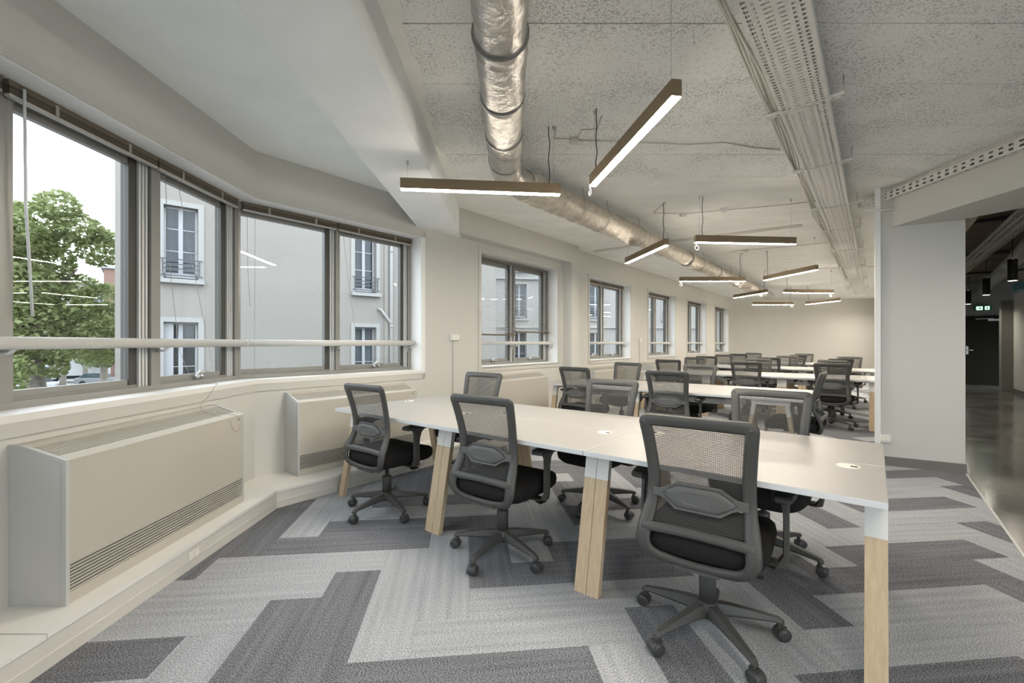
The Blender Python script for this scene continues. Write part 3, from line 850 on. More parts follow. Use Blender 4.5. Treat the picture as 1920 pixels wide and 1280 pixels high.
def lumbar_geo():
    zc = .648
    out = [(-.190,.018),(-.156,.019),(-.132,.028),(-.090,.056),(.090,.056),(.132,.028),(.156,.019),(.190,.018)]
    ol = out + [(x,-z) for x, z in out[::-1]]
    mid = [(-.150,.0),(-.122,.022),(-.082,.044),(.082,.044),(.122,.022),(.150,.0),(.122,-.022),(.082,-.044),(-.082,-.044),(-.122,-.022)]
    def yy(x, z, d): return yb(z) - .014 - d - .012*(1-(x/.2)**2)
    arm = MB()
    f = [(x, yy(x, zc+z, 0)+.012, zc+z) for x, z in ol]; b = [(x, yy(x, zc+z, .004), zc+z) for x, z in ol]
    n = len(ol)
    arm.add(f+b, [tuple(range(n)), tuple(range(2*n-1,n-1,-1))] + [(i, n+i, n+(i+1) % n, (i+1) % n) for i in range(n)])
    pad = MB()
    rings = []
    for d, sc_ in ((.004, 1.0), (.010, .97), (.0145, .86), (.017, .6)):
        rings.append([(x*sc_, yy(x*sc_, zc+z*sc_, d), zc+z*sc_) for x, z in mid])
    pad.ring(rings, smooth=True)
    lip = MB()
    return arm, pad
def seat_geo():
    mb = MB(); rings = []
    def sec(sx, sy, z, dy=0):
        out = []
        for k in range(28):
            a = 2*math.pi*k/28; c, s_ = math.cos(a), math.sin(a); e = .38
            out.append((sx*math.copysign(abs(c)**e, c), dy + sy*math.copysign(abs(s_)**e, s_), z - (.020*max(0, s_)**3)))
        return out
    for sx, sy, z in ((.19,.18,.385),(.232,.232,.392),(.250,.256,.414),(.255,.262,.445),(.250,.257,.474),(.235,.238,.492),(.19,.19,.500),(.09,.09,.503)):
        rings.append(sec(sx, sy, z, .045))
    mb.ring(rings)
    return mb
def build_chair():
    root = empty('office_chair')
    # five star base, casters as its sub-parts
    base = MB()
    base.lathe([(.030,.078),(.047,.085),(.050,.12),(.044,.145),(.036,.150)], 20)
    for k in range(5):
        a = 2*math.pi*k/5; c, s_ = math.cos(a), math.sin(a)
        secs = []
        for r, w, zt, zb in ((.030,.030,.146,.090),(.10,.027,.138,.094),(.20,.022,.119,.088),(.275,.018,.103,.082),(.303,.017,.096,.076),(.316,.011,.088,.070)):
            q = []
            for (cu, cz) in ((1,.25),(.62,1),(-.62,1),(-1,.25),(-.9,0),(.9,0)):
                z = zb + (zt-zb)*cz
                q.append((r*c - cu*w*s_, r*s_ + cu*w*c, z))
            secs.append(q)
        base.ring(secs, smooth=False)
        base.cyl((.298*c,.298*s_,.055), (.298*c,.298*s_,.085), .011, n=10)
    bo = obj('star_base', base, M['plastic'], root, fix=True)
    cm = MB()
    for s_ in (-1, 1):
        prof = [(.020, s_*.004), (.0265, s_*.006), (.0275, s_*.017), (.025, s_*.024), (.012, s_*.026)]
        st = len(cm.v); cm.lathe(prof if s_ > 0 else prof[::-1], 18)
        cm.xform(Matrix.Translation((0,-.012,.0275)) @ Matrix.Rotation(math.pi/2, 4, 'Y'), st)
    cm.box(-.006, .006, -.030, .016, .024, .056)
    cm.tube([(0,.0,.046),(0,.0,.064)], .011, 10)
    st = len(cm.v)
    cm.lathe([(.029,-.024),(.030,-.02),(.030,.02),(.029,.024)], 18)
    cm.xform(Matrix.Translation((0,-.012,.0295)) @ Matrix.Rotation(math.pi/2, 4, 'Y') @ Matrix.Scale(.9, 4, (1,0,0)), st)
    cme = cm.mesh('caster', M['caster'])
    rr = random.Random(3)
    for k in range(5):
        a = 2*math.pi*k/5
        obj('caster', cme, None, bo, (.298*math.cos(a), .298*math.sin(a), 0), a + math.pi/2 + rr.uniform(-.7, .7))
    obj('gas_lift', MB().lathe([(.036,.150),(.036,.262),(.033,.270),(.015,.272),(.015,.372)], 20), M['plastic'], root)
    # upper part turns on the lift: kept under one swivel offset by rotating the whole chair, the base is counter-rotated on placing
    mech = MB().box(-.085, .085, -.10, .13, .345, .390).box(-.275, .275, -.01, .05, .376, .390)
    mech.tube([(.08,.05,.375),(.20,.05,.37),(.235,.06,.362)], .006, 8)
    obj('mechanism', mech, M['black'], root, bevel=.006)
    lv = MB().hexa([(.215,.035,.352),(.262,.025,.346),(.27,.085,.35),(.222,.088,.356),(.215,.035,.360),(.262,.025,.354),(.27,.085,.358),(.222,.088,.364)])
    obj('lever', lv, M['black'], root, bevel=.003)
    obj('seat', seat_geo(), M['seat'], root, fix=True)
    bf = obj('back_frame', back_frame(), M['plastic'], root, fix=True)
    obj('back_mesh', back_mesh(), M['mesh_thread'], root)
    arm, pad = lumbar_geo()
    lo = obj('lumbar_support', arm, M['plastic_pad'], root, fix=True, bevel=.003)
    obj('lumbar_pad', pad, M['plastic_pad'], lo, fix=True)
    for s_ in (-1, 1):
        am = MB()
        secs = []
        for (x, y, z, hx, hy) in ((.262,.035,.378,.020,.030),(.285,.035,.384,.020,.030),(.300,.033,.42,.012,.028),(.301,.030,.50,.011,.026),(.300,.035,.58,.011,.027),(.297,.045,.63,.014,.034),(.293,.055,.662,.026,.060)):
            q = []
            for (cu, cv) in ((1,.5),(.6,1),(-.6,1),(-1,.5),(-1,-.5),(-.6,-1),(.6,-1),(1,-.5)):
                q.append((s_*x + cu*hx, y + cv*hy, z))
            secs.append(q)
        am.ring(secs, smooth=False)
        ao = obj('armrest', am, M['plastic'], root, fix=True)
        pm = MB()
        ol = [(-.022,-.115),(.022,-.115),(.036,-.10),(.046,-.02),(.046,.08),(.034,.118),(-.030,.122),(-.044,.09),(-.042,-.02),(-.034,-.10)]
        rings = []
        for sc_, z in ((.88,.660),(1.0,.666),(1.0,.680),(.93,.688),(.6,.690)):
            rings.append([(s_*.292 + x*sc_*s_, .035 + y*sc_, z) for x, y in ol])
        pm.ring(rings, smooth=False)
        obj('arm_pad', pm, M['black'], ao, fix=True)
    return root
proto = build_chair()
SNAP = snapshot(proto)
WORLD_TURN = {}
def chair(a, b, face, label, star=None, group=None, first=[True], pos=None):
    """face: degrees the sitter looks, from the wall direction (0 = along +b, 180 = back towards the camera)"""
    p = Vector(pos) if pos else ab(a, b)
    rz = ROT_ROW + R(face)
    if first[0]:
        first[0] = False; o = proto; o.location = p; o.rotation_euler = (0, 0, rz)
    else:
        o = dup(SNAP, p, rz)
    for c in o.children:
        if c.name.split('.')[0] == 'star_base':
            c.rotation_euler = (0, 0, (R(star) - rz) if star is not None else R((a*137+b*71) % 72))
    tag(o, label, 'chair', group)
    return o
G = 'grey mesh swivel chairs'
chair(-2.95, 2.11, 3, 'grey mesh office chair at the left end of the near side of the frontmost desks', 20.5, G, pos=(-.974, 3.49, 0))
chair(-1.79, 2.14, 3, 'grey mesh office chair in the middle of the near side of the frontmost desks', 22, G, pos=(-.058, 2.776, 0))
chair(-.587, 2.13, 3, 'largest grey mesh office chair, closest to the camera, its back towards us', 63, G, pos=(.878, 2.012, 0))
chair(-3.12, 3.20, 186, 'grey mesh chair back rising beyond the left end of the frontmost desks', None, G)
chair(-1.74, 3.20, 180, 'grey mesh chair facing us across the middle of the frontmost desks', 14, G, pos=(.700, 3.575, 0))
chair(-.53, 3.10, 179, 'grey mesh chair facing us across the right part of the frontmost desks', 20, G)
chair(-2.96, 5.14, -4, 'leftmost chair on the near side of the second desk row', None, G)
chair(-1.80, 5.12, 5, 'second chair from the left on the near side of the second desk row', None, G)
chair(-3.02, 6.40, 178, 'leftmost chair on the far side of the second desk row, before a fan coil', None, G)
chair(-1.93, 6.38, 177, 'chair on the far side of the second desk row, right of the leftmost one', None, G)
chair(-.635, 5.70, 88, 'chair seen edge on at the right end of the second row, at its crosswise desk', None, G)
chair(-3.0, 8.50, 4, 'chair at the left on the near side of the third desk row', None, G)
chair(-1.68, 8.42, 6, 'middle chair on the near side of the third desk row', None, G)
chair(-.50, 8.55, -3, 'near side chair of the third row, beside the partition, star base in view', 61, G)
chair(-3.03, 9.80, 175, 'chair at the left on the far side of the third desk row', None, G)
chair(-1.74, 9.78, 195, 'middle chair on the far side of the third desk row, slightly turned', None, G)
chair(-.62, 9.72, 172, 'chair on the far side of the third row, half hidden, beside the partition', None, G)
chair(-3.08, 11.20, 6, 'chair at the left on the near side of the fourth desk row', None, G)
chair(-1.76, 11.18, -6, 'middle chair on the near side of the fourth desk row', None, G)
chair(-.62, 11.02, 30, 'turned chair on the near side of the fourth row beside the partition', None, G)
chair(-3.1, 12.48, 176, 'chair at the left on the far side of the fourth desk row', None, G)
chair(-1.62, 12.50, 190, 'middle chair on the far side of the fourth desk row', None, G)
chair(-.46, 12.48, 176, 'chair on the far side of the fourth row beside the partition', None, G)
chair(-3.0, 14.15, -4, 'chair at the left on the near side of the last desk row', None, G)
chair(-1.70, 14.05, 40, 'strongly turned chair on the near side of the last desk row', None, G)
chair(-2.95, 15.42, 178, 'chair at the left on the far side of the last desk row', None, G)
chair(-1.62, 15.42, 176, 'rightmost chair on the far side of the last desk row', None, G)

# ---- fan coil units on the plinth (local x along the wall, -y into the room)
def fan_coil(loc, rot, label, L=1.30, caps=True):
    root = empty('fan_coil_unit', loc, rot); tag(root, label, 'fan coil', 'fan coil units under the windows')
    D, H, HB = .25, .635, .702
    zs = lambda f: H + (HB-H)*f               # height on the sloping top, f = 0 front, 1 back
    ys = lambda f: -D + (D-.045)*f
    c = MB()
    e = .018
    c.box(e, L-e, -D, -D+.012, .178, H-.0125)                              # front panel
    c.box(e, L-e, -D, -D+.012, 0, .052)                              # strip below the grille
    c.box(e, L-e, -.02, 0, 0, HB-.012)                               # back
    c.extrude([(ys(0),zs(0)-.012),(ys(0),zs(0)),(ys(.26),zs(.26)),(ys(.26),zs(.26)-.012)], 'x', e, L-e)
    c.extrude([(ys(.86),zs(.86)-.012),(ys(.86),zs(.86)),(-.045,HB),(0,HB),(0,HB-.012),(-.045,HB-.012)], 'x', e, L-e)
    obj('casing', c, M['casing'], root, fix=True)
    k = MB(); k.box(e, L-e, -D+.034, -D+.038, .045, .185); k.extrude([(ys(.2),zs(.2)-.03),(ys(.9),zs(.9)-.03),(ys(.9),zs(.9)-.034),(ys(.2),zs(.2)-.034)], 'x', e, L-e)
    obj('grille_backing', k, M['slot'], root, fix=True)
    prof = [(0,0),(-D-.002,0),(-D-.002,H+.002),(-.046,HB+.003),(0,HB+.003)]
    inn = [(-.018,.012),(-D+.020,.012),(-D+.020,H-.010),(-.05,HB-.016),(-.018,HB-.016)]
    for x0, x1, xi in ((0, e, -.003), (L-e, L, L)):
        p = obj('side_panel', MB().extrude(prof, 'x', x0, x1), M['casing_side'], root, fix=True)
        obj('inset_panel', MB().extrude(inn, 'x', xi, xi+.003), M['casing_side'], p, fix=True)
    sm = MB().box(.0, L-2*e, 0, .008, -.0040, .0040).mesh('slat', M['grille'])
    n = 9
    for i in range(n):
        obj('slat', sm, None, root, (e, -D+.001, .060 + i*(.118/(n-1)) - .002))
    sm = MB().box(.0, L-2*e, 0, .006, -.0040, .0040).mesh('slat', M['grille'])
    n = 9
    for i in range(n):
        f = .29 + i*(.54/(n-1))
        obj('slat', sm, None, root, (e, ys(f)-.006, zs(f)-.008), (R(17),0,0))
    if caps:
        lg = MB()
        for (x0, w, z) in ((.0,.009,.0),(.011,.006,0),(.019,.008,0),(.008,.007,-.009),(.017,.010,-.009)): lg.box(L-.075+x0, L-.075+x0+w, -D-.0006, -D+.001, H-.026+z, H-.021+z)
        obj('printed_mark', lg, M['print'], root)
    return root
fan_coil((X_BAY+.001, 1.955, .150), ROT_WALL_A, 'large cream fan coil unit under the bay window at the left edge')
def on_b(b): 
    p = ab(A_WALL+.001, b); return (p.x, p.y, .150)
fan_coil(on_b(1.84), ROT_WALL_B, 'fan coil unit behind the leftmost front chair, right of the bay corner')
fan_coil(on_b(4.36), ROT_WALL_B, 'fan coil unit under the first window of the long wall')
fan_coil(on_b(7.12), ROT_WALL_B, 'fan coil unit under the second window of the long wall')
fan_coil(on_b(9.85), ROT_WALL_B, 'fan coil unit under the third window of the long wall', caps=False)
fan_coil(on_b(12.7), ROT_WALL_B, 'fan coil unit under the fourth window of the long wall', caps=False)

# ---- guard rails across the windows
def bracket(parent, p, out, drop=.0):
    """p point under the tube; out = unit vector to the window"""
    q = Vector(p) + Vector(out)*.085
    m = MB().tube([Vector(p)-Vector((0,0,.026)), Vector(p)+Vector(out)*.03-Vector((0,0,.05)), q-Vector((0,0,.05))], .009, 8)
    o2 = Vector(out); s_ = Vector((-o2.y, o2.x, 0))
    c = q - Vector((0,0,.05))
    v = []
    for dz in (-.05, .045):
        for su, sv in ((-.022,-.006),(.022,-.006),(.022,.008),(-.022,.008)):
            v.append(c + s_*su + o2*sv + Vector((0,0,dz)))
    m.hexa(v)
    return obj('bracket', m, M['rail'], parent, fix=True)
gr = empty('guard_rail', (0,0,0)); tag(gr, 'long white tubular guard rail across the bay window, bent at the corner', 'rail')
cx_, cy_ = corner(.105)
ZR = 1.300
oa, ob_ = Vector((-1,0,0)), Vector((-CB, SB, 0))
obj('tube', MB().tube([(X_BAY-.105, -2.5, ZR), (cx_, cy_, ZR)], .030, 20), M['rail'], gr)
obj('tube', MB().tube([(cx_, cy_, ZR), wall_b(BAY_U1-.03, .105, ZR)], .030, 20), M['rail'], gr)
obj('joint', MB().tube([(cx_, cy_-.02, ZR), (cx_, cy_, ZR), Vector((cx_, cy_, ZR))+Vector((SB,CB,0))*.02], .0312, 20), M['rail'], gr)
for y in (2.08, 3.01): bracket(gr, (X_BAY-.105, y, ZR), oa)
for u in (.865, 1.775): bracket(gr, wall_b(u, .105, ZR), ob_)
for n, (p, q) in enumerate(WINS):
    r = empty('guard_rail', (0,0,0)); tag(r, 'white tubular guard rail across the %s window of the long wall' % ords[n], 'rail', 'short window guard rails')
    obj('tube', MB().tube([wall_b(p+.012, .105, ZR), wall_b(q-.07, .105, ZR), wall_b(q-.045, .108, ZR-.008), wall_b(q-.036, .115, ZR-.03), wall_b(q-.034, .12, ZR-.07)], .026, 14), M['rail'], r)
    bracket(r, wall_b((p+q)/2, .105, ZR), ob_); 
    obj('bracket', MB().tube([wall_b(q-.035, .115, ZR-.06), wall_b(q-.01, .115, ZR-.06)], .022, 12), M['rail'], r)

# ---- venetian blinds
SLAT = {}
def blind(loc, rot, u0, u1, z_bot, label, wand=None, cords=(), lowered=False, group='raised venetian blinds'):
    root = empty('venetian_blind', loc, rot); tag(root, label, 'blind', group)
    L = u1-u0; v = .155; zt = Z_HEAD-.010
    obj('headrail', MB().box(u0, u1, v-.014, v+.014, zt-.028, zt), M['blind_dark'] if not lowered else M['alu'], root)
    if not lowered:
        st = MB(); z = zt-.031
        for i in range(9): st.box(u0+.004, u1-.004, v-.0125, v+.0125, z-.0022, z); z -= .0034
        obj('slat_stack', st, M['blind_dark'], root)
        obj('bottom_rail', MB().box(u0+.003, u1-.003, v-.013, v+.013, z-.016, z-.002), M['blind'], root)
        for i in range(2):
            c = u0 + L*(.25+.5*i); obj('clip', MB().box(c-.009, c+.009, v-.018, v-.015, z-.004, zt-.010), M['cord'], root)
    else:
        key = round(L, 3)
        if key not in SLAT:
            SLAT[key] = MB().add([(0,-.0125,-.004),(L-.01,-.0125,-.004),(L-.01,0,.0005),(0,0,.0005),(0,.0125,.003),(L-.01,.0125,.003)], [(0,1,2,3),(3,2,5,4)]).mesh('slat', M['blind'])
        z = zt-.045
        while z > z_bot + .02:
            obj('slat', SLAT[key], None, root, (u0+.005, v, z)); z -= .0215
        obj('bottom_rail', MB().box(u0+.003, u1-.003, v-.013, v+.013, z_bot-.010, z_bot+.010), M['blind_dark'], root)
        for f in (.12, .5, .88):
            obj('ladder_cord', MB().tube([(u0+L*f, v-.014, zt-.03), (u0+L*f, v-.014, z_bot)], .0009, 5), M['blind'], root)
    for w in (wand or ()):
        obj('wand', MB().tube([(w[0], v-.028, zt-.02), (w[0]+w[3], v-.030, (zt+w[2])/2), (w[0]+w[1], v-.03, w[2])], .0062, 8), M['wand'], root)
    for pth in cords:
        obj('cord', MB().tube([(p_[0], v-.008+(p_[2] if len(p_) > 2 else 0), p_[1]) for p_ in pth], .0016, 6), M['cord'], root)
    return root
A0, B0_ = (X_BAY, 0, 0), WB_ORIGIN
blind(A0, ROT_WALL_A, 1.25, 2.06, 0, 'raised blind at the left edge of the photo, its wand against the window post', wand=[(1.985, .0, 1.44, .0)])
blind(A0, ROT_WALL_A, 2.085, 2.965, 0, 'raised blind over the large left pane with a clear hanging wand', wand=[(2.138, .035, 1.43, .004)])
cord_blind = blind(A0, ROT_WALL_A, 2.975, 3.835, 0, 'raised blind over the narrow pane just left of the bay corner, its cords slanting down',
      cords=[[(3.13, 2.49), (3.30, 1.85), (3.50, 1.15), (3.52, 1.04)], [(3.03, 2.49), (3.06, 1.9), (3.16, 1.25), (3.28, 1.03)]])
blind(B0_, ROT_WALL_B, -.04, .835, 0, 'raised blind over the blank facade pane right of the bay corner',
      cords=[[(-.005, 2.49), (.0, 1.95), (.02, 1.62)], [(.06, 2.49), (.058, 1.7), (.055, 1.0)]])
blind(B0_, ROT_WALL_B, .85, 1.785, 0, 'raised blind over the rightmost pane of the bay window',
      cords=[[(.90, 2.49), (.97, 1.9), (1.06, 1.36)], [(.845, 2.49), (.84, 1.64)], [(1.765, 2.49), (1.76, 1.65)]])
w0 = WINS[0]; mid0 = (w0[0]+w0[1])/2
blind(B0_, ROT_WALL_B, w0[0]+.02, mid0-.005, 1.42, 'lowered venetian blind in the left half of the first long wall window', lowered=True, group='half lowered venetian blinds')
blind(B0_, ROT_WALL_B, mid0+.01, w0[1]-.03, 1.475, 'lowered venetian blind in the right half of the first long wall window', lowered=True, group='half lowered venetian blinds',
      cords=[[(mid0+.07, 2.49), (mid0+.07, 1.56)]])
for n, (p, q) in enumerate(WINS[1:]):
    m = (p+q)/2
    blind(B0_, ROT_WALL_B, p+.02, m-.005, 0, 'raised blind in the left half of the %s long wall window' % ords[n+1])
    blind(B0_, ROT_WALL_B, m+.01, q-.03, 0, 'raised blind in the right half of the %s long wall window' % ords[n+1], cords=[[(m+.05, 2.49), (m+.05, 1.5)]] if n == 0 else ())
# loose cord falling from the sill over the near fan coil
lcp = [(-2.36, 3.42, .992), (-2.26, 3.44, .988), (-2.185, 3.30, .985), (-2.178, 3.22, .92), (-2.16, 3.10, .865), (-2.08, 3.02, .835), (-1.99, 3.05, .80), (-1.942, 3.09, .76), (-1.938, 3.11, .70),
                (-1.938, 3.15, .675), (-1.938, 3.19, .69), (-1.938, 3.20, .74), (-1.945, 3.17, .79), (-2.04, 3.10, .823)]
obj('cord', MB().tube([(p_[1], -(p_[0]-X_BAY), p_[2]) for p_ in lcp], .0017, 6), M['cord'], cord_blind)

# ---- linear pendants
GP = 'linear pendant lamps'
def pendant(x, y, rz, label, cable=1, coil=None, L=1.20, zc=CEIL):
    """centre on the floor plan, rz 0 = across the view, 90 = along it; cable: end carrying the black lead"""
    W_, H_, ZB = .05, .078, 2.44
    root = empty('pendant_lamp', (x, y, ZB), R(rz)); tag(root, label, 'lamp', GP)
    b = MB()
    b.box(-L/2, L/2, -W_/2, W_/2, .012, H_)
    b.box(-L/2, L/2, -W_/2, -W_/2+.003, 0, .012); b.box(-L/2, L/2, W_/2-.003, W_/2, 0, .012)
    b.box(-L/2, -L/2+.003, -W_/2+.003, W_/2-.003, 0, .012); b.box(L/2-.003, L/2, -W_/2+.003, W_/2-.003, 0, .012)
    obj('housing', b, M['bronze'], root)
    obj('diffuser', MB().box(-L/2+.003, L/2-.003, -W_/2+.003, W_/2-.003, -.005, .0115), M['lamp'], root)
    lr = random.Random(int((x*31+y*17)*10))
    for s_ in (-1, 1):
        e = s_*(L/2-.05); top = (zc if not hasattr(zc, '__len__') else zc[0 if s_ < 0 else 1]) - ZB
        obj('suspension_wire', MB().tube([(e, 0, H_), (e, 0, top)], .0012, 6), M['wire'], root)
        obj('ceiling_hook', MB().lathe([(.006, top-.03), (.009, top-.01), (.010, top)], 10).xform(Matrix.Translation((e, 0, 0))), M['wire'], root)
        if s_ == cable:
            c = e - s_*.035
            pts = [(c + .006*math.sin(k*1.7+x), .004*math.sin(k*2.3), H_ + (top-H_)*k/7) for k in range(8)]
            obj('power_lead', MB().tube(pts, .0035, 7), M['cable_black'], root)
    if coil is not None:
        e = coil*(L/2-.03); pts = [(e, .03, .05), (e, .033, .0), (e, .031, -.035)]
        for k in range(15):
            a = math.pi/2 + 2*math.pi*k/14
            pts.append((e - coil*.004 + .024*math.cos(a), .03, -.058 + .024*math.sin(a)))
        obj('spare_wire', MB().tube(pts, .0022, 6), M['white_cable'], root)
    return root
pendant(-.228, 3.38, 6, 'wide pendant lamp hanging across the view beside the ceiling beam', 1, zc=(2.65, CEIL))
pendant(.672, 2.66, 98.4, 'nearest pendant lamp, pointing towards the camera under the rough concrete', 1, 1)
pendant(1.72, 5.81, 98, 'short looking pendant lamp crossing in front of the insulated duct', -1)
pendant(2.67, 5.12, 5, 'wide pendant lamp in the second pair, hanging across the view', -1, -1)
pendant(3.69, 8.255, 0, 'pendant lamp across the view before the third row of windows', 1, -1)
pendant(4.667, 7.56, 97, 'pendant lamp of the third pair pointing into the room', 1)
pendant(5.69, 10.73, 97, 'pendant lamp of the fourth pair pointing into the room', -1)
pendant(6.745, 10.19, 5, 'pendant lamp of the fourth pair hanging across the view', -1, 1)
pendant(7.75, 13.3, 0, 'pendant lamp of the last pair hanging across the view', 1, 1)
pendant(8.765, 12.66, 96, 'pendant lamp of the last pair pointing into the room', 1)
q_ = ab(.22, 15.6); pendant(q_.x, q_.y, 51, 'added hidden pendant lamp along the partition before the far wall, behind the pier', 1, L=1.2)  # this and the next three: unseen pendants added to brighten the far wall
q_ = ab(.22, 17.7); pendant(q_.x, q_.y, 51, 'added hidden pendant lamp in the far right corner, behind the pier', 1, L=1.2)
q_ = ab(.24, 19.8); pendant(q_.x, q_.y, 51, 'added hidden pendant lamp over the far right corner, nearest the far wall', 1, L=1.2)
q_ = ab(.22, 12.4); pendant(q_.x, q_.y, 51, 'added hidden pendant lamp along the partition beside the fourth desk row', 1, L=1.2)
pendant(.62, .0, 97, 'added unseen pendant lamp hanging behind the camera over the frontmost room', 1)  # this and the next: out of view, added for more light in the near room
pendant(2.9, -.9, 5, 'added unseen pendant lamp hanging across the room behind the camera', 1)
pendant(2.55, 2.1, 97, 'pendant lamp out of the frame', 1) if False else None

# ---- ceiling boxes, leads and detector
def ceil_box(p, label, s_=.035, h_=.035):
    o = obj('junction_box', MB().box(-s_, s_, -s_, s_, -h_, 0), M['white_cable'], None, (p[0], p[1], CEIL), bevel=.004)
    tag(o, label, 'junction box', 'ceiling junction boxes')
def lead(pts, r, label, z=CEIL-.004):
    o = obj('ceiling_cable', MB().tube([(p[0], p[1], (p[2] if len(p) > 2 else z)) for p in pts], r, 7), M['white_cable'])
    tag(o, label, 'cable', 'cables along the ceiling')
ceil_box((.505, 3.64), 'white junction box on the rough ceiling between the first two pendants')
ceil_box((2.19, 5.74), 'white junction box on the ceiling over the second pair of pendants')
ceil_box((4.15, 7.95), 'white junction box on the ceiling over the third pair of pendants')
ceil_box((6.3, 10.4), 'white junction box on the ceiling over the fourth pair of pendants')
lead([(.50, 3.64), (.345, 3.63), (.34, 3.44)], .005, 'lead from the junction box to the first pendant')
lead([(.53, 3.64), (.54, 3.48), (.66, 3.47), (.655, 3.27)], .005, 'lead from the junction box to the nearest pendant')
lead([(.54, 3.66), (1.0, 3.69), (1.45, 3.74), (1.75, 3.70), (2.05, 3.80), (2.30, 3.84)], .005, 'thin white cable from the junction box across the ceiling to the tray')
lead([(2.16, 5.74), (1.80, 5.70), (1.80, 5.30)], .005, 'lead from the second junction box to the pendant by the duct')
lead([(2.22, 5.74), (2.60, 5.60), (3.3, 5.35), (3.6, 5.2)], .006, 'white cable running from the second junction box past the smoke detector to the tray')
lead([(1.45, 8.05), (2.2, 7.5), (3.1, 6.9), (4.05, 6.25)], .010, 'pair of ceiling conduits from the pier to the cable tray, nearer one')
lead([(1.50, 8.15), (2.25, 7.6), (3.15, 7.0), (4.12, 6.35)], .006, 'pair of ceiling conduits from the pier to the cable tray, farther one')
lead([(4.12, 7.95), (3.95, 8.2)], .005, 'short lead left of the third junction box')
lead([(4.18, 7.95), (4.62, 7.75), (5.5, 7.2)], .006, 'white cable from the third junction box to the tray')
lead([(6.3, 10.4), (6.9, 10.0), (8.2, 9.5)], .006, 'white cable from the fourth junction box to the tray')
sd = empty('smoke_detector', (2.62, 5.53, CEIL)); tag(sd, 'round white smoke detector on the smooth ceiling over the second pair of pendants', 'detector')
obj('base', MB().lathe([(.052, -.012), (.055, -.004), (.055, 0)], 24), M['socket'], sd)
obj('cover', MB().lathe([(.015, -.046), (.032, -.042), (.044, -.025), (.046, -.012)], 24), M['socket'], sd)

# ---- insulated air duct: along the camera axis, an elbow, then along the window wall
dk = empty('air_duct', (0, 0, 0)); tag(dk, 'silver foil wrapped round air duct bending along the window wall under the ceiling', 'duct')
ZD, RD = 2.757, .126
XD = -.055
A_D = -2.525
ydb = (CB*XD - A_D)/SB
JY = [-3.9, -3.0, -2.1, -1.3, -.5, .35, 1.05, 1.62, 2.10, 2.62, 3.10, 3.55]
def wob(p, k): 
    return p
def duct_run(pts, name, m, r0, r1, n=36, seed=1, crumple=.0045):
    q = random.Random(seed); P = [Vector(p) for p in pts]
    out = []; rr = []
    for a, b in zip(P, P[1:]):
        k = max(2, int((b-a).length/.035))
        for i in range(k): out.append(a.lerp(b, i/k))
    out.append(P[-1])
    rr = [r0 + (r1-r0)*i/(len(out)-1) + q.uniform(-crumple, crumple) for i in range(len(out))]
    mb = MB().tube(out, rr, n)
    for i, v_ in enumerate(mb.v):
        k_ = min(i//n, len(out)-1); c_ = out[k_]; d_ = Vector(v_) - c_
        if d_.length < 1e-5: continue
        w_ = mnoise.noise(Vector(v_)*9 + Vector((seed*3.1, 0, 0)))*crumple*1.6 + mnoise.noise(Vector(v_)*26 + Vector((0, seed*1.7, 0)))*crumple*.9
        mb.v[i] = tuple(c_ + d_*(1 + w_/r0))
    return obj(name, mb, m, dk)
for i, (p, q) in enumerate(zip(JY, JY[1:])):
    duct_run([(XD+.003*((i*7) % 3-1), p, ZD), (XD+.003*((i*5) % 3-1), q, ZD)], 'duct_section', M['foil'], RD+.004, RD-.001, seed=i)
    obj('joint_band', MB().tube([(XD, q-.003, ZD), (XD, q+.003, ZD)], RD+.0065, 28), M['foil_band'], dk)
obj('collar', MB().tube([(XD, 2.10, ZD), (XD, 2.16, ZD), (XD, 2.20, ZD)], [RD+.012, RD-.012, RD+.004], 28), M['foil_band'], dk)
eb = ab(A_D, 0); bdir = Vector((SB, CB, 0))
E0 = Vector((XD, ydb, ZD))
elb = [Vector((XD, 3.55, ZD))]
for t in (0, .25, .5, .75, 1):
    p0 = Vector((XD, ydb-.28, ZD)); p2 = E0 + bdir*.28
    elb.append(p0.lerp(E0, t).lerp(E0.lerp(p2, t), t))
duct_run(elb, 'elbow', M['foil'], RD+.002, RD+.002, seed=40, crumple=.004)
sb = E0 + bdir*.26
segs = [(.0, 2.5, RD+.014, M['foil_sleeve'], .006), (2.5, 4.6, RD-.005, M['foil_sleeve'], .003), (4.6, 6.4, RD+.002, M['foil_sleeve'], .006), (6.4, 8.2, RD-.004, M['foil_sleeve'], .003), (8.2, 10.2, RD+.002, M['foil_sleeve'], .006), (10.2, 12.6, RD-.004, M['foil'], .003)]
for i, (t0, t1, r, m_, cr) in enumerate(segs):
    duct_run([sb+bdir*t0, sb+bdir*t1], 'duct_section', m_, r, r-.004, seed=60+i, crumple=cr)
    if i: obj('joint_band', MB().tube([sb+bdir*(t0-.012), sb+bdir*(t0+.03)], RD+.008, 28), M['foil_band'], dk)
for t in (.9, 1.45, 2.35, 3.4, 5.2, 7.2, 9.2):
    p = sb + bdir*t; s_ = Vector((CB, -SB, 0))
    pts = [p + s_*.10 + Vector((0,0,CEIL-ZD)), p + s_*(RD+.012)]
    for k in range(1, 8):
        a = math.pi*k/8; pts.append(p + s_*math.cos(a)*(RD+.016) - Vector((0,0,1))*math.sin(a)*(RD+.016))
    pts += [p - s_*(RD+.012), p - s_*.10 + Vector((0,0,CEIL-ZD))]
    obj('hanger', MB().tube(pts, .0035, 6), M['wire'], dk)

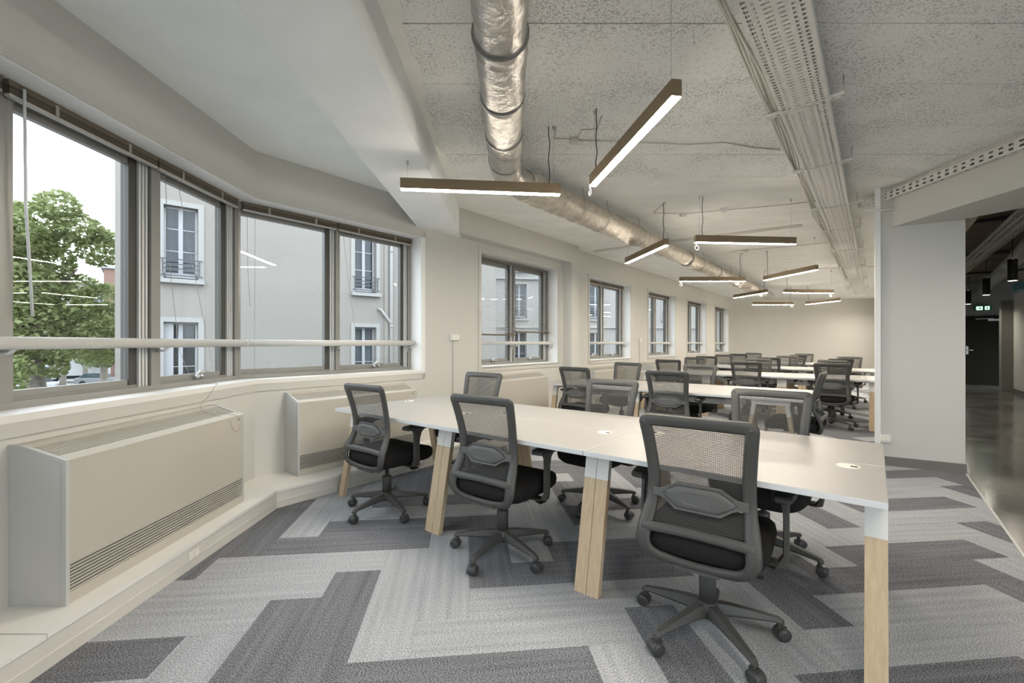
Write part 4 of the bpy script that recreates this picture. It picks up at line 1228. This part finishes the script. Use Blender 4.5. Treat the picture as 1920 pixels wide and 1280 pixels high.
# ---- perforated cable trays
def perforated(name, x0, x1, y0, y1, z, rows, pitch, parent, m, vertical=None):
    """sheet in local x/y pierced by rows of slots: rows = (xc, half_x, half_y fraction)"""
    mb = MB()
    xs = sorted([x0, x1] + [e for r in rows for e in (r[0]-r[1], r[0]+r[1])])
    n = int((y1-y0)/pitch)
    def quad(a, b, c, d):
        if vertical is None: mb.add([(a,c,z),(b,c,z),(b,d,z),(a,d,z)], [(0,1,2,3)])
        else: mb.add([(vertical,c,a),(vertical,c,b),(vertical,d,b),(vertical,d,a)], [(0,1,2,3)])
    for i in range(0, len(xs)-1):
        a, b = xs[i], xs[i+1]
        if i % 2 == 0: quad(a, b, y0, y1)
        else:
            fr_ = rows[i//2][2]
            for k in range(n):
                c = y0 + k*pitch
                quad(a, b, c + pitch*fr_, c + pitch)
            quad(a, b, y0+n*pitch, y1)
    return obj(name, mb, m, parent)
ct = empty('cable_tray', ab(-.358, 0, 2.83), ROT_ROW); tag(ct, 'wide white perforated cable tray running under the ceiling to the far wall', 'cable tray')
Y0T, Y1T, HWT = .88, 17.9, .134
rows = [(-.106,.010,.5), (-.074,.006,.45), (-.026,.018,.22), (.028,.016,.22), (.072,.007,.45), (.104,.009,.5)]
perforated('tray_bottom', -HWT, HWT, Y0T, Y1T, 0, rows, .036, ct, M['tray'])
obj('tray_side', MB().box(-HWT-.0015, -HWT, Y0T, Y1T, 0, .06).box(-HWT, -HWT+.008, Y0T, Y1T, .058, .06), M['tray'], ct)
obj('tray_side', MB().box(HWT, HWT+.0015, Y0T, Y1T, 0, .06).box(HWT-.008, HWT, Y0T, Y1T, .058, .06), M['tray'], ct)
cb2 = MB(); cr_ = random.Random(9)
for k in range(7):
    x = -.10 + .032*k
    cb2.tube([(x + cr_.uniform(-.008,.008), Y0T + (Y1T-Y0T)*i/30, .012+.010*(k % 2)) for i in range(31)], .008, 6)
o = obj('tray_cables', cb2, M['white_cable'], ct); o['kind'] = 'stuff'
for b in (2.05, 3.45, 4.72, 6.2, 7.5, 9.2, 11.2, 13.5, 15.8):
    st = perforated('strut', -.021, .021, -.215, .215, -.003, [(0,.006,.45)], .05, ct, M['tray'])
    st.location = (0.0, b, 0); st.rotation_euler = (0, 0, R(90 + (-4 if b < 6 else 0)))
    obj('strut_lips', MB().box(-.021, -.0195, -.215, .215, -.003, .016).box(.0195, .021, -.215, .215, -.003, .016), M['tray'], st)
    for x in (-.209, .209):
        obj('threaded_rod', MB().cyl((0, x, -.006), (0, x, CEIL-2.834), .004, n=6), M['wire'], st)
# loose cables hanging along the left side of the wide tray
cr_ = random.Random(21)
lcb = empty('cable_bundle', (0,0,0)); tag(lcb, 'bundle of white cables strung loosely along the left edge of the wide cable tray', 'cable')
for k in range(5):
    pts = []
    for i in range(46):
        b = .95 + 13.0*i/45
        sag = .02*math.sin(b*2.1+k*.8) + .018*math.sin(b*4.7+k)
        pts.append(ab(-.358 - .165 - .012*k + sag*.4 - .01*math.sin(b*1.3), b, 2.872 + .010*(k % 3) - .014*abs(math.sin(b*1.15))))
    obj('cable', MB().tube(pts, .0075, 6), M['white_cable'], lcb)
# narrow channel along the top of the bulkhead beam
c2 = empty('cable_tray', (4.025, 0, 2.818)); tag(c2, 'narrow white slotted channel along the top of the bulkhead beam', 'cable tray')
perforated('channel_face', 0, .085, -3.8, 5.15, 0, [(.026,.009,.45), (.062,.009,.45)], .075, c2, M['tray'], vertical=-.052)
perforated('channel_bottom', -.052, 0, -3.8, 5.15, 0, [(-.026,.006,.42)], .075, c2, M['tray'])
obj('channel_back', MB().box(-.002, -.0005, -3.8, 4.77, 0, .085).box(-.0515, -.002, -3.8, 4.77, .083, .085), M['tray'], c2)
o = obj('channel_cables', MB().tube([(-.03, -3.8, .012), (-.03, 5.1, .012)], .009, 6).tube([(-.015, -3.8, .03), (-.012, 5.1, .03)], .009, 6), M['cable_black'], c2)
pc = onface(.20, .018)
pp = MB().tube([onface(.245, .016, 2.815), onface(.245, .016, 2.735), onface(.240, .016, 2.715), onface(.225, .016, 2.706), onface(-.02, .016, 2.725), onface(-.10, .016, 2.745)], .013, 10)
tag(obj('conduit', pp, M['tray']), 'white conduit bent in a loop at the top of the partition end', 'conduit')

# ---- sockets and trunking
def wall_box(name, loc, rot, w, h_, d, label, cat='socket', holes=True, grp=None):
    r = empty(name, loc, rot); tag(r, label, cat, grp)
    obj('housing', MB().box(-w/2, w/2, -d, 0, -h_/2, h_/2), M['socket'], r, bevel=.004)
    if holes:
        for s_ in (-.25, .25):
            c = obj('socket_face', MB().lathe([(.0, 0), (.019, 0), (.021, .003)], 20).xform(Matrix.Translation((s_*w, -d-.0005, 0)) @ Matrix.Rotation(-math.pi/2, 4, 'X') @ Matrix.Scale(-1, 4, (0,0,1))), M['grommet'], r, fix=True)
            obj('pin_hole', MB().box(s_*w-.010, s_*w-.006, -d-.002, -d, -.003, .003).box(s_*w+.006, s_*w+.010, -d-.002, -d, -.003, .003), M['slot'], c)
    return r
wall_box('socket_box', (PL_X+.001, 2.60, .075), ROT_WALL_A, .085, .045, .004, 'flush double socket in the plinth beside the near fan coil')
wall_box('socket_box', onface(.075, .001, .285), math.atan2(du.y, du.x), .085, .075, .035, 'white surface socket box low on the partition end')
def trunk(u, zb, label):
    r = wall_box('switch_box', wall_b(u, -.001, 1.372), ROT_WALL_B, .13, .075, .035, label, 'switch', False, 'wall boxes between the windows')
    for x in (-.03, .03): obj('rocker', MB().box(x-.024, x+.024, -.039, -.033, -.025, .025), M['grommet'], r)
    obj('trunking', MB().box(-.016, .016, -.016, 0, zb-1.372, -.0375), M['wall'], r)
trunk(2.33, .15, 'white switch box with a trunking strip left of the first long wall window')
trunk(8.05, .15, 'white switch box with a trunking strip between the second and third long wall windows')
kn = obj('plinth_cap', MB().lathe([(.026, 0), (.026, .006), (.022, .010), (.0, .011)][::-1], 18).xform(Matrix.Rotation(math.pi/2, 4, 'X')), M['socket'], None, ab(PL_A+.0005, 3.01, .075), ROT_ROW + math.pi/2, fix=True)
tag(kn, 'round white cap on the plinth behind the leftmost front chair', 'cap')

# ---- corridor: exit sign, pendants, duct, trays
ex = empty('exit_sign', ab(2.60, 19.95, 2.38), ROT_ROW); tag(ex, 'small lit green and white exit sign over the corridor door', 'sign')
obj('sign_body', MB().box(-.30, .30, -.05, 0, -.10, .10), M['exit_green'], ex)
obj('sign_face', MB().box(-.02-.22, -.02, -.054, -.05, -.075, .075), M['exit'], ex)
man = MB().box(.06, .22, -.054, -.05, -.075, .075)
obj('sign_face', man, M['exit'], ex)
arrow = MB().extrude([(-.20,-.012),(-.13,-.012),(-.13,-.05),(-.06,0),(-.13,.05),(-.13,.012),(-.20,.012)], 'y', -.057, -.054)
obj('arrow', arrow, M['exit_green'], ex, fix=True)
fig = MB().box(.13, .155, -.057, -.054, .045, .065).extrude([(.12,.04),(.165,.035),(.16,-.01),(.19,-.06),(.165,-.06),(.14,-.015),(.11,-.06),(.085,-.055),(.12,-.005)], 'y', -.057, -.054)
obj('running_figure', fig, M['exit_green'], ex, fix=True)
ex.scale = (.62, 1, .72)
for n, (a, b, l) in enumerate(((1.84, 11.4, 'first seen'), (1.93, 14.4, 'middle one'), (2.0, 17.5, 'farthest'), (1.63, 8.4, 'one added just out of frame'), (1.84, 5.4, 'one added unseen by the opening'))):  # last two are unseen, added to brighten the corridor
    r = empty('cylinder_pendant', ab(a, b, 2.37), 0); tag(r, 'dark cylinder pendant in the corridor, the %s' % l, 'lamp', 'corridor cylinder pendants')
    obj('shade', MB().tube([(0,0,0),(0,0,.37),(0,0,.375)], [.062,.062,.01], 24, cap=False).tube([(0,0,0),(0,0,.10)], [.059,.059], 24, cap=False), M['black'], r)
    obj('light_disc', MB().lathe([(.0, .018), (.056, .018), (.057, .021)], 20), emit_mat('spot_disc', (1,.90,.76,1), 480.0) if n == 0 else bpy.data.materials['spot_disc'], r)
    obj('cable', MB().tube([(0,0,.37),(0,0,.78)], .006, 6), M['cable_black'], r)
hd = empty('air_duct', (0,0,0)); tag(hd, 'bare silver duct hanging under the dark corridor ceiling', 'duct')
p0, p1 = ab(1.71, 7.0, 2.90), ab(2.54, 19.8, 2.90)
obj('duct_section', MB().tube([Vector(p0).lerp(Vector(p1), i/40) for i in range(41)], [.13+.006*((i % 4) == 0) for i in range(41)], 22), M['foil'], hd)
for t in (.2, .45, .7):
    q = Vector(p0).lerp(Vector(p1), t); obj('hanger', MB().tube([q+Vector((0,0,.13)), q+Vector((0,0,.24))], .006, 6), M['wire'], hd)
h2 = empty('air_duct', (0,0,0)); tag(h2, 'short pale duct at the top left of the corridor opening', 'duct')
obj('duct_section', MB().tube([ab(.84, 6.5, 2.92), ab(.92, 8.2, 2.92), ab(.9, 12, 2.92)], .10, 20), M['foil_sleeve'], h2)
h3 = empty('cable_tray', ab(1.39, 5.6, 2.80), ROT_ROW); tag(h3, 'wire mesh cable tray with many cables under the corridor ceiling', 'cable tray')
for x in (-.14, -.07, 0, .07, .14): obj('tray_wire', MB().tube([(x,0,0),(x,14.3,0)], .004, 5), M['wire'], h3)
cw = MB()
for k in range(72): cw.tube([(-.14,.2*k,.05),(-.14,.2*k,-.004),(.14,.2*k,-.004),(.14,.2*k,.05)], .003, 4)
o = obj('cross_wires', cw, M['wire'], h3); o['kind'] = 'stuff'
cw = MB(); cr_ = random.Random(4)
for k in range(10): cw.tube([(-.12+.026*k+cr_.uniform(-.01,.01), 14.3*i/24, .015+.012*(k % 3)) for i in range(25)], .009, 5)
o = obj('tray_cables', cw, M['white_cable'], h3); o['kind'] = 'stuff'
for n, b in enumerate((9.5, 13.0, 16.5)):
    o = obj('ceiling_channel', MB().tube([ab(.8, b, 3.10), ab(4.1, b, 3.10)], .03, 6), M['black']); tag(o, 'dark cross channel under the corridor ceiling, the %s of three' % ('nearest', 'middle one', 'farthest')[n], 'channel', 'cross channels of the corridor ceiling')
tag(obj('ceiling_panel', MB().prism([xy(ab(2.3, 13.6)), xy(ab(2.8, 13.6)), xy(ab(2.8, 14.2)), xy(ab(2.3, 14.2))], 2.40, 2.55), M['blue']), 'blue box on top of the white corridor wall', 'box')
tag(obj('door_sensor', MB().box(-.05, .05, -.05, 0, -.13, .13), M['socket'], None, ab(2.855, 16.6, 2.15), ROT_WALL_B), 'white box high on the white corridor wall', 'box')

# ================================================================== OUTSIDE
STREET = -3.6
tag(obj('street', MB().box(-140, 60, -40, 130, STREET-.3, STREET), M['asphalt']), 'grey street below the windows', 'street', kind='structure')

FROT = math.atan2(.643, .766)
def facade_window(parent, s, z0, z1, w, sill=True, rail=True, curtain='curtain', shutter=False, cols=2, rows=3, sur=True):
    """a casement window with trim, joinery, panes, sill and railing; local x along the facade, +y into the building"""
    if sur:
        t = MB(); t.box(s-w/2-.13, s-w/2, -.03, 0, z0-.05, z1+.13); t.box(s+w/2, s+w/2+.13, -.03, 0, z0-.05, z1+.13); t.box(s-w/2, s+w/2, -.03, 0, z1, z1+.13)
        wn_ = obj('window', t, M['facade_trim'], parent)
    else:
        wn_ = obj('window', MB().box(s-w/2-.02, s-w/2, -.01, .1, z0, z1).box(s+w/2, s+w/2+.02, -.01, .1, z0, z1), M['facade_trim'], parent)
    j = MB(); f = .055; y0, y1 = .20, .25
    j.box(s-w/2, s-w/2+f, y0, y1, z0, z1); j.box(s+w/2-f, s+w/2, y0, y1, z0, z1); j.box(s-w/2, s+w/2, y0, y1, z1-f, z1); j.box(s-w/2, s+w/2, y0, y1, z0, z0+.12)
    j.box(s-.05, s+.05, y0-.01, y1, z0, z1)
    for k in range(1, rows):
        zz = z0+.12 + (z1-z0-.12)*k/rows; j.box(s-w/2, s+w/2, y0, y1, zz-.012, zz+.012)
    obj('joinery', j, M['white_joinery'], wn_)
    for c in (-1, 1): obj('pane', MB().box(min(s+c*.05, s+c*(w/2-f)), max(s+c*.05, s+c*(w/2-f)), y0+.02, y0+.026, z0+.12, z1-f), M['glass_out'], wn_)
    obj('curtain', MB().box(s-w/2, s+w/2, y1+.06, y1+.08, z0, z1), M[curtain], wn_)
    if sill: obj('sill', MB().box(s-w/2-.13, s+w/2+.13, -.16, .05, z0-.17, z0-.06), M['facade_trim'], wn_)
    if rail:
        r = MB(); a, b = s-w/2-.10, s+w/2+.10
        for zz in (z0+.03, z0+.21, z0+.33, z0+.46): r.box(a if zz in (z0+.03, z0+.46) else a+.08, b if zz in (z0+.03, z0+.46) else b-.08, -.10, -.08, zz-.012, zz+.012)
        for xx in (a+.08, b-.08): r.box(xx-.01, xx+.01, -.10, -.08, z0+.03, z0+.46)
        obj('railing', r, M['iron'], wn_)
def facade(name, loc, rot, x0, x1, zt, wins, m, label, depth=9.0, **k):
    root = empty(name, loc, rot); tag(root, label, 'building')
    mb = MB(); cols = sorted(set((s-w/2, s+w/2) for s, z0, z1, w in wins))
    xs = x0
    for a, b in cols:
        mb.box(xs, a, 0, .3, STREET, zt)
        zz = STREET
        for s, z0, z1, w in sorted([q for q in wins if abs(q[0]-(a+b)/2) < .01], key=lambda q: q[1]):
            mb.box(a, b, 0, .3, zz, z0-.06); zz = z1
        mb.box(a, b, 0, .3, zz, zt); xs = b
    mb.box(xs, x1, 0, .3, STREET, zt)
    mb.box(x0, x0+.3, .3, depth, STREET, zt); mb.box(x1-.3, x1, .3, depth, STREET, zt)
    obj('wall', mb, m, root)
    obj('roof', MB().box(x0-.3, x1+.3, -.35, depth, zt, zt+.25), M['zinc'], root)
    obj('rooms', MB().box(x0+.3, x1-.3, .9, 1.0, STREET, zt-.1), M['dark_room'], root)
    return root
W1 = [(0.0, 3.06, 4.95, .75), (0.0, -.05, 1.86, .75), (5.06, 3.06, 5.02, .75), (5.06, -.05, 1.84, .75), (0.0, 6.2, 8.1, .75), (5.06, 6.2, 8.1, .75)]
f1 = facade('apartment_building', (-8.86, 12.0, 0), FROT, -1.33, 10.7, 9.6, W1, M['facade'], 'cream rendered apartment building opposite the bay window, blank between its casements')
facade_window(f1, 0, 3.06, 4.95, .75); facade_window(f1, 0, -.05, 1.86, .75, rail=False, curtain='dark_room')
facade_window(f1, 5.06, 3.06, 5.02, .75); facade_window(f1, 5.06, -.05, 1.84, .75, rail=False, curtain='white_joinery')
facade_window(f1, 0, 6.2, 8.1, .75); facade_window(f1, 5.06, 6.2, 8.1, .75)
obj('shutter', MB().box(-.37, -.16, .12, .15, -.05, 1.83), M['white_joinery'], f1)
pi = MB().tube([(5.95, -.09, 9.4), (5.95, -.09, STREET+.2)], .055, 10)
pi.tube([(5.50, -.02, 2.48), (5.56, -.09, 2.46), (5.90, -.09, 2.05), (5.95, -.09, 1.95)], .05, 10)
for z in (1.85, 4.5, 7): pi.tube([(5.95,-.09,z), (5.95,-.09,z+.06)], .068, 10)
obj('drain_pipe', pi, M['facade_trim'], f1)
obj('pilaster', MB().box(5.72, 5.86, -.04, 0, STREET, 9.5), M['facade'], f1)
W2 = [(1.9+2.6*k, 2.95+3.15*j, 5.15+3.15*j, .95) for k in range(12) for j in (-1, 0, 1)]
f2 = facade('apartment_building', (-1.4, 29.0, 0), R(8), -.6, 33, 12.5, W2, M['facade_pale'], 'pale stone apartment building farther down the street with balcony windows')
for s, z0, z1, w in W2: facade_window(f2, s, z0, z1, w, rows=3)
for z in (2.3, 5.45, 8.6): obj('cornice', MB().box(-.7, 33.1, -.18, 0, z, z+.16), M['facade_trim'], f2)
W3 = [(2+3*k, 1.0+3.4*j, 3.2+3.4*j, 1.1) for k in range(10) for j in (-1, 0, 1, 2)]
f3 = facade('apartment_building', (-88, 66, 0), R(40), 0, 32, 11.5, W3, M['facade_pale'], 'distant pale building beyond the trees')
for s, z0, z1, w in W3: facade_window(f3, s, z0, z1, w, rail=False, sill=False, sur=False)
f4 = facade('house', (-55.6, 61, 0), R(40), 0, 9, 11.5, [], M['brick'], 'distant reddish house between the tree and the cream building')

def tree(name, base, trunk, blobs, n, size, m, label, seed, branches=()):
    root = empty(name, base); tag(root, label, 'tree')
    q = random.Random(seed)
    obj('trunk', MB().tube([p for p, r in trunk], [r for p, r in trunk], 12), M['bark'], root)
    for br in branches: obj('branch', MB().tube([p for p, r in br], [r for p, r in br], 8), M['bark'], root)
    v = []; f = []
    tot = sum(b[3]**2 for b in blobs)
    for (x, y, z, r) in blobs:
        for _ in range(int(n*r*r/tot)):
            while True:
                d = Vector((q.uniform(-1,1), q.uniform(-1,1), q.uniform(-1,1)))
                if .05 < d.length < 1: break
            d = d.normalized()*(d.length**.55)
            c = Vector((x, y, z)) + Vector((d.x*r, d.y*r, d.z*r*.85))
            a = Vector((q.gauss(0,1), q.gauss(0,1), q.gauss(0,.6))).normalized()
            b = a.orthogonal().normalized(); b.rotate(Matrix.Rotation(q.uniform(0, 6.28), 3, a))
            s_ = size*q.uniform(.6, 1.3); k = len(v)
            v += [tuple(c-a*s_), tuple(c-b*s_*.55+a*s_*.1), tuple(c+a*s_), tuple(c+b*s_*.55+a*s_*.1)]
            f.append((k, k+1, k+2, k+3))
    mb = MB(); mb.v = v; mb.f = f; mb.sm = [False]*len(f)
    o = obj('foliage', mb, m, root); o['kind'] = 'stuff'
    return root
def px(x, y, d):                                # survey point seen at (x, y) from the camera spot, d metres away
    return Vector(((x-960)/840*d, d, EYE + (643-y)/840*d))
TB = Vector((-18.6, 17.4, STREET))
bl = []
for x, y, d, r in ((60,420,17,50),(110,385,17,34),(20,440,16,55),(150,430,17.5,36),(185,470,18,34),(70,490,17,55),(25,540,16,65),(190,445,18,22),(200,560,18.5,34),
                   (110,575,17,48),(60,600,16.5,60),(160,610,18,50),(200,640,19,44),(20,640,16,44),(110,650,17,36),(150,540,18,30),(90,455,17.5,30),(-60,480,16,110),(-60,640,16,90),
                   (30,690,15.5,28),(100,690,17,22),(20,715,15,24),(185,650,20,40)):
    p = px(x, y, d) - TB; bl.append((p.x, p.y, p.z, r/840*d))
def loc_(x, y, d): 
    p = px(x, y, d) - TB; return (p.x, p.y, p.z)
tree('plane_tree', TB, [((0,0,0),.42), (loc_(62,700,17.2),.36), (loc_(58,650,17.2),.30), (loc_(65,600,17.2),.24)], bl, 26000, .105, M['leaf'], 'big green plane tree seen through the left bay window', 4,
     [[(loc_(62,630,17.2),.20), (loc_(85,590,17.3),.16), (loc_(112,545,17.4),.10), (loc_(118,520,17.4),.05)], [(loc_(114,540,17.4),.08), (loc_(100,505,17.4),.05)], [(loc_(116,530,17.4),.07), (loc_(145,505,17.5),.03)], [(loc_(58,640,17.2),.18), (loc_(30,590,17),.12), (loc_(20,500,17),.06)]])
for k, (x, d, hz) in enumerate(((195, 34, 3.4), (118, 46, 3.0), (20, 38, 4.0), (-140, 30, 5), (160, 55, 2.0))):
    b = px(x, 643, d); b.z = STREET
    tree('street_tree', b, [((0,0,0),.3), ((0,0,3.2),.22), ((.1,0,5.0),.15)], [(q_[0], q_[1], 5.1+q_[2], q_[3]) for q_ in ((0,0,0,2.0),(-1.7,.3,-.4,1.6),(1.8,0,-.2,1.7),(.2,1,1.2,1.5),(.4,-1,-.8,1.5))], 2600, .26, M['leaf_far'],
         ['street tree behind the big plane tree, next to the cream building', 'street tree over the white truck', 'street tree behind the trunk of the plane tree', 'street tree beyond the left window post', 'farthest street tree above the parked car'][k], 30+k)

def wheels(parent, xs, y, r):
    for x in xs:
        for s_ in (-1, 1): obj('wheel', MB().cyl((x, s_*(y-.12), r), (x, s_*y, r), r, n=18), M['tyre'], parent)
def car(p, rot, m, label):
    root = empty('car', (p.x, p.y, STREET), rot); tag(root, label, 'car', 'parked cars')
    b = MB(); b.extrude([(-2.1,.30),(2.1,.30),(2.12,.62),(1.95,.80),(1.0,.92),(-1.9,.95),(-2.1,.75)], 'y', -.86, .86); obj('body', b, m, root, bevel=.05, fix=True)
    c = MB(); c.extrude([(-1.8,.93),(1.05,.90),(.35,1.42),(-.3,1.48),(-1.2,1.44)], 'y', -.74, .74); obj('cabin', c, M['windscreen'], root, bevel=.06, fix=True)
    obj('roof_panel', MB().extrude([(-1.15,1.45),(.3,1.44),(.25,1.475),(-.3,1.51),(-1.1,1.475)], 'y', -.70, .70), m, root, fix=True)
    wheels(root, (-1.3, 1.3), .88, .31)
    return root
def at_street(x, y): 
    d = 840*(EYE-STREET)/(y-643); return px(x, y, d)
car(at_street(188, 722), R(25), M['car_silver'], 'silver car parked by the corner of the cream building')
car(at_street(70, 733), R(10), M['car_white'], 'white car half hidden under the plane tree')
car(at_street(25, 727), R(10), M['car_dark'], 'dark car at the left edge under the plane tree')
tp = at_street(140, 716)
tk = empty('truck', (tp.x, tp.y, STREET), R(205)); tag(tk, 'white delivery truck in the street under the trees', 'truck')
c = MB(); c.extrude([(1.4,.45),(3.1,.45),(3.15,1.3),(2.85,2.25),(1.4,2.3)], 'y', -1.05, 1.05); obj('cab', c, M['car_white'], tk, bevel=.06, fix=True)
obj('windscreen', MB().hexa([(3.12,-.9,1.35),(3.17,-.9,1.35),(3.17,.9,1.35),(3.12,.9,1.35),(2.88,-.85,2.1),(2.93,-.85,2.1),(2.93,.85,2.1),(2.88,.85,2.1)]), M['windscreen'], tk)
obj('side_window', MB().box(1.8, 2.7, -1.07, 1.07, 1.35, 2.0), M['windscreen'], tk)
obj('cargo_box', MB().box(-3.2, 1.25, -1.1, 1.1, .85, 2.9), M['car_white'], tk, bevel=.03)
obj('chassis', MB().box(-3.1, 3.0, -.8, .8, .45, .85), M['tyre'], tk)
wheels(tk, (-2.1, 2.3), 1.08, .45)
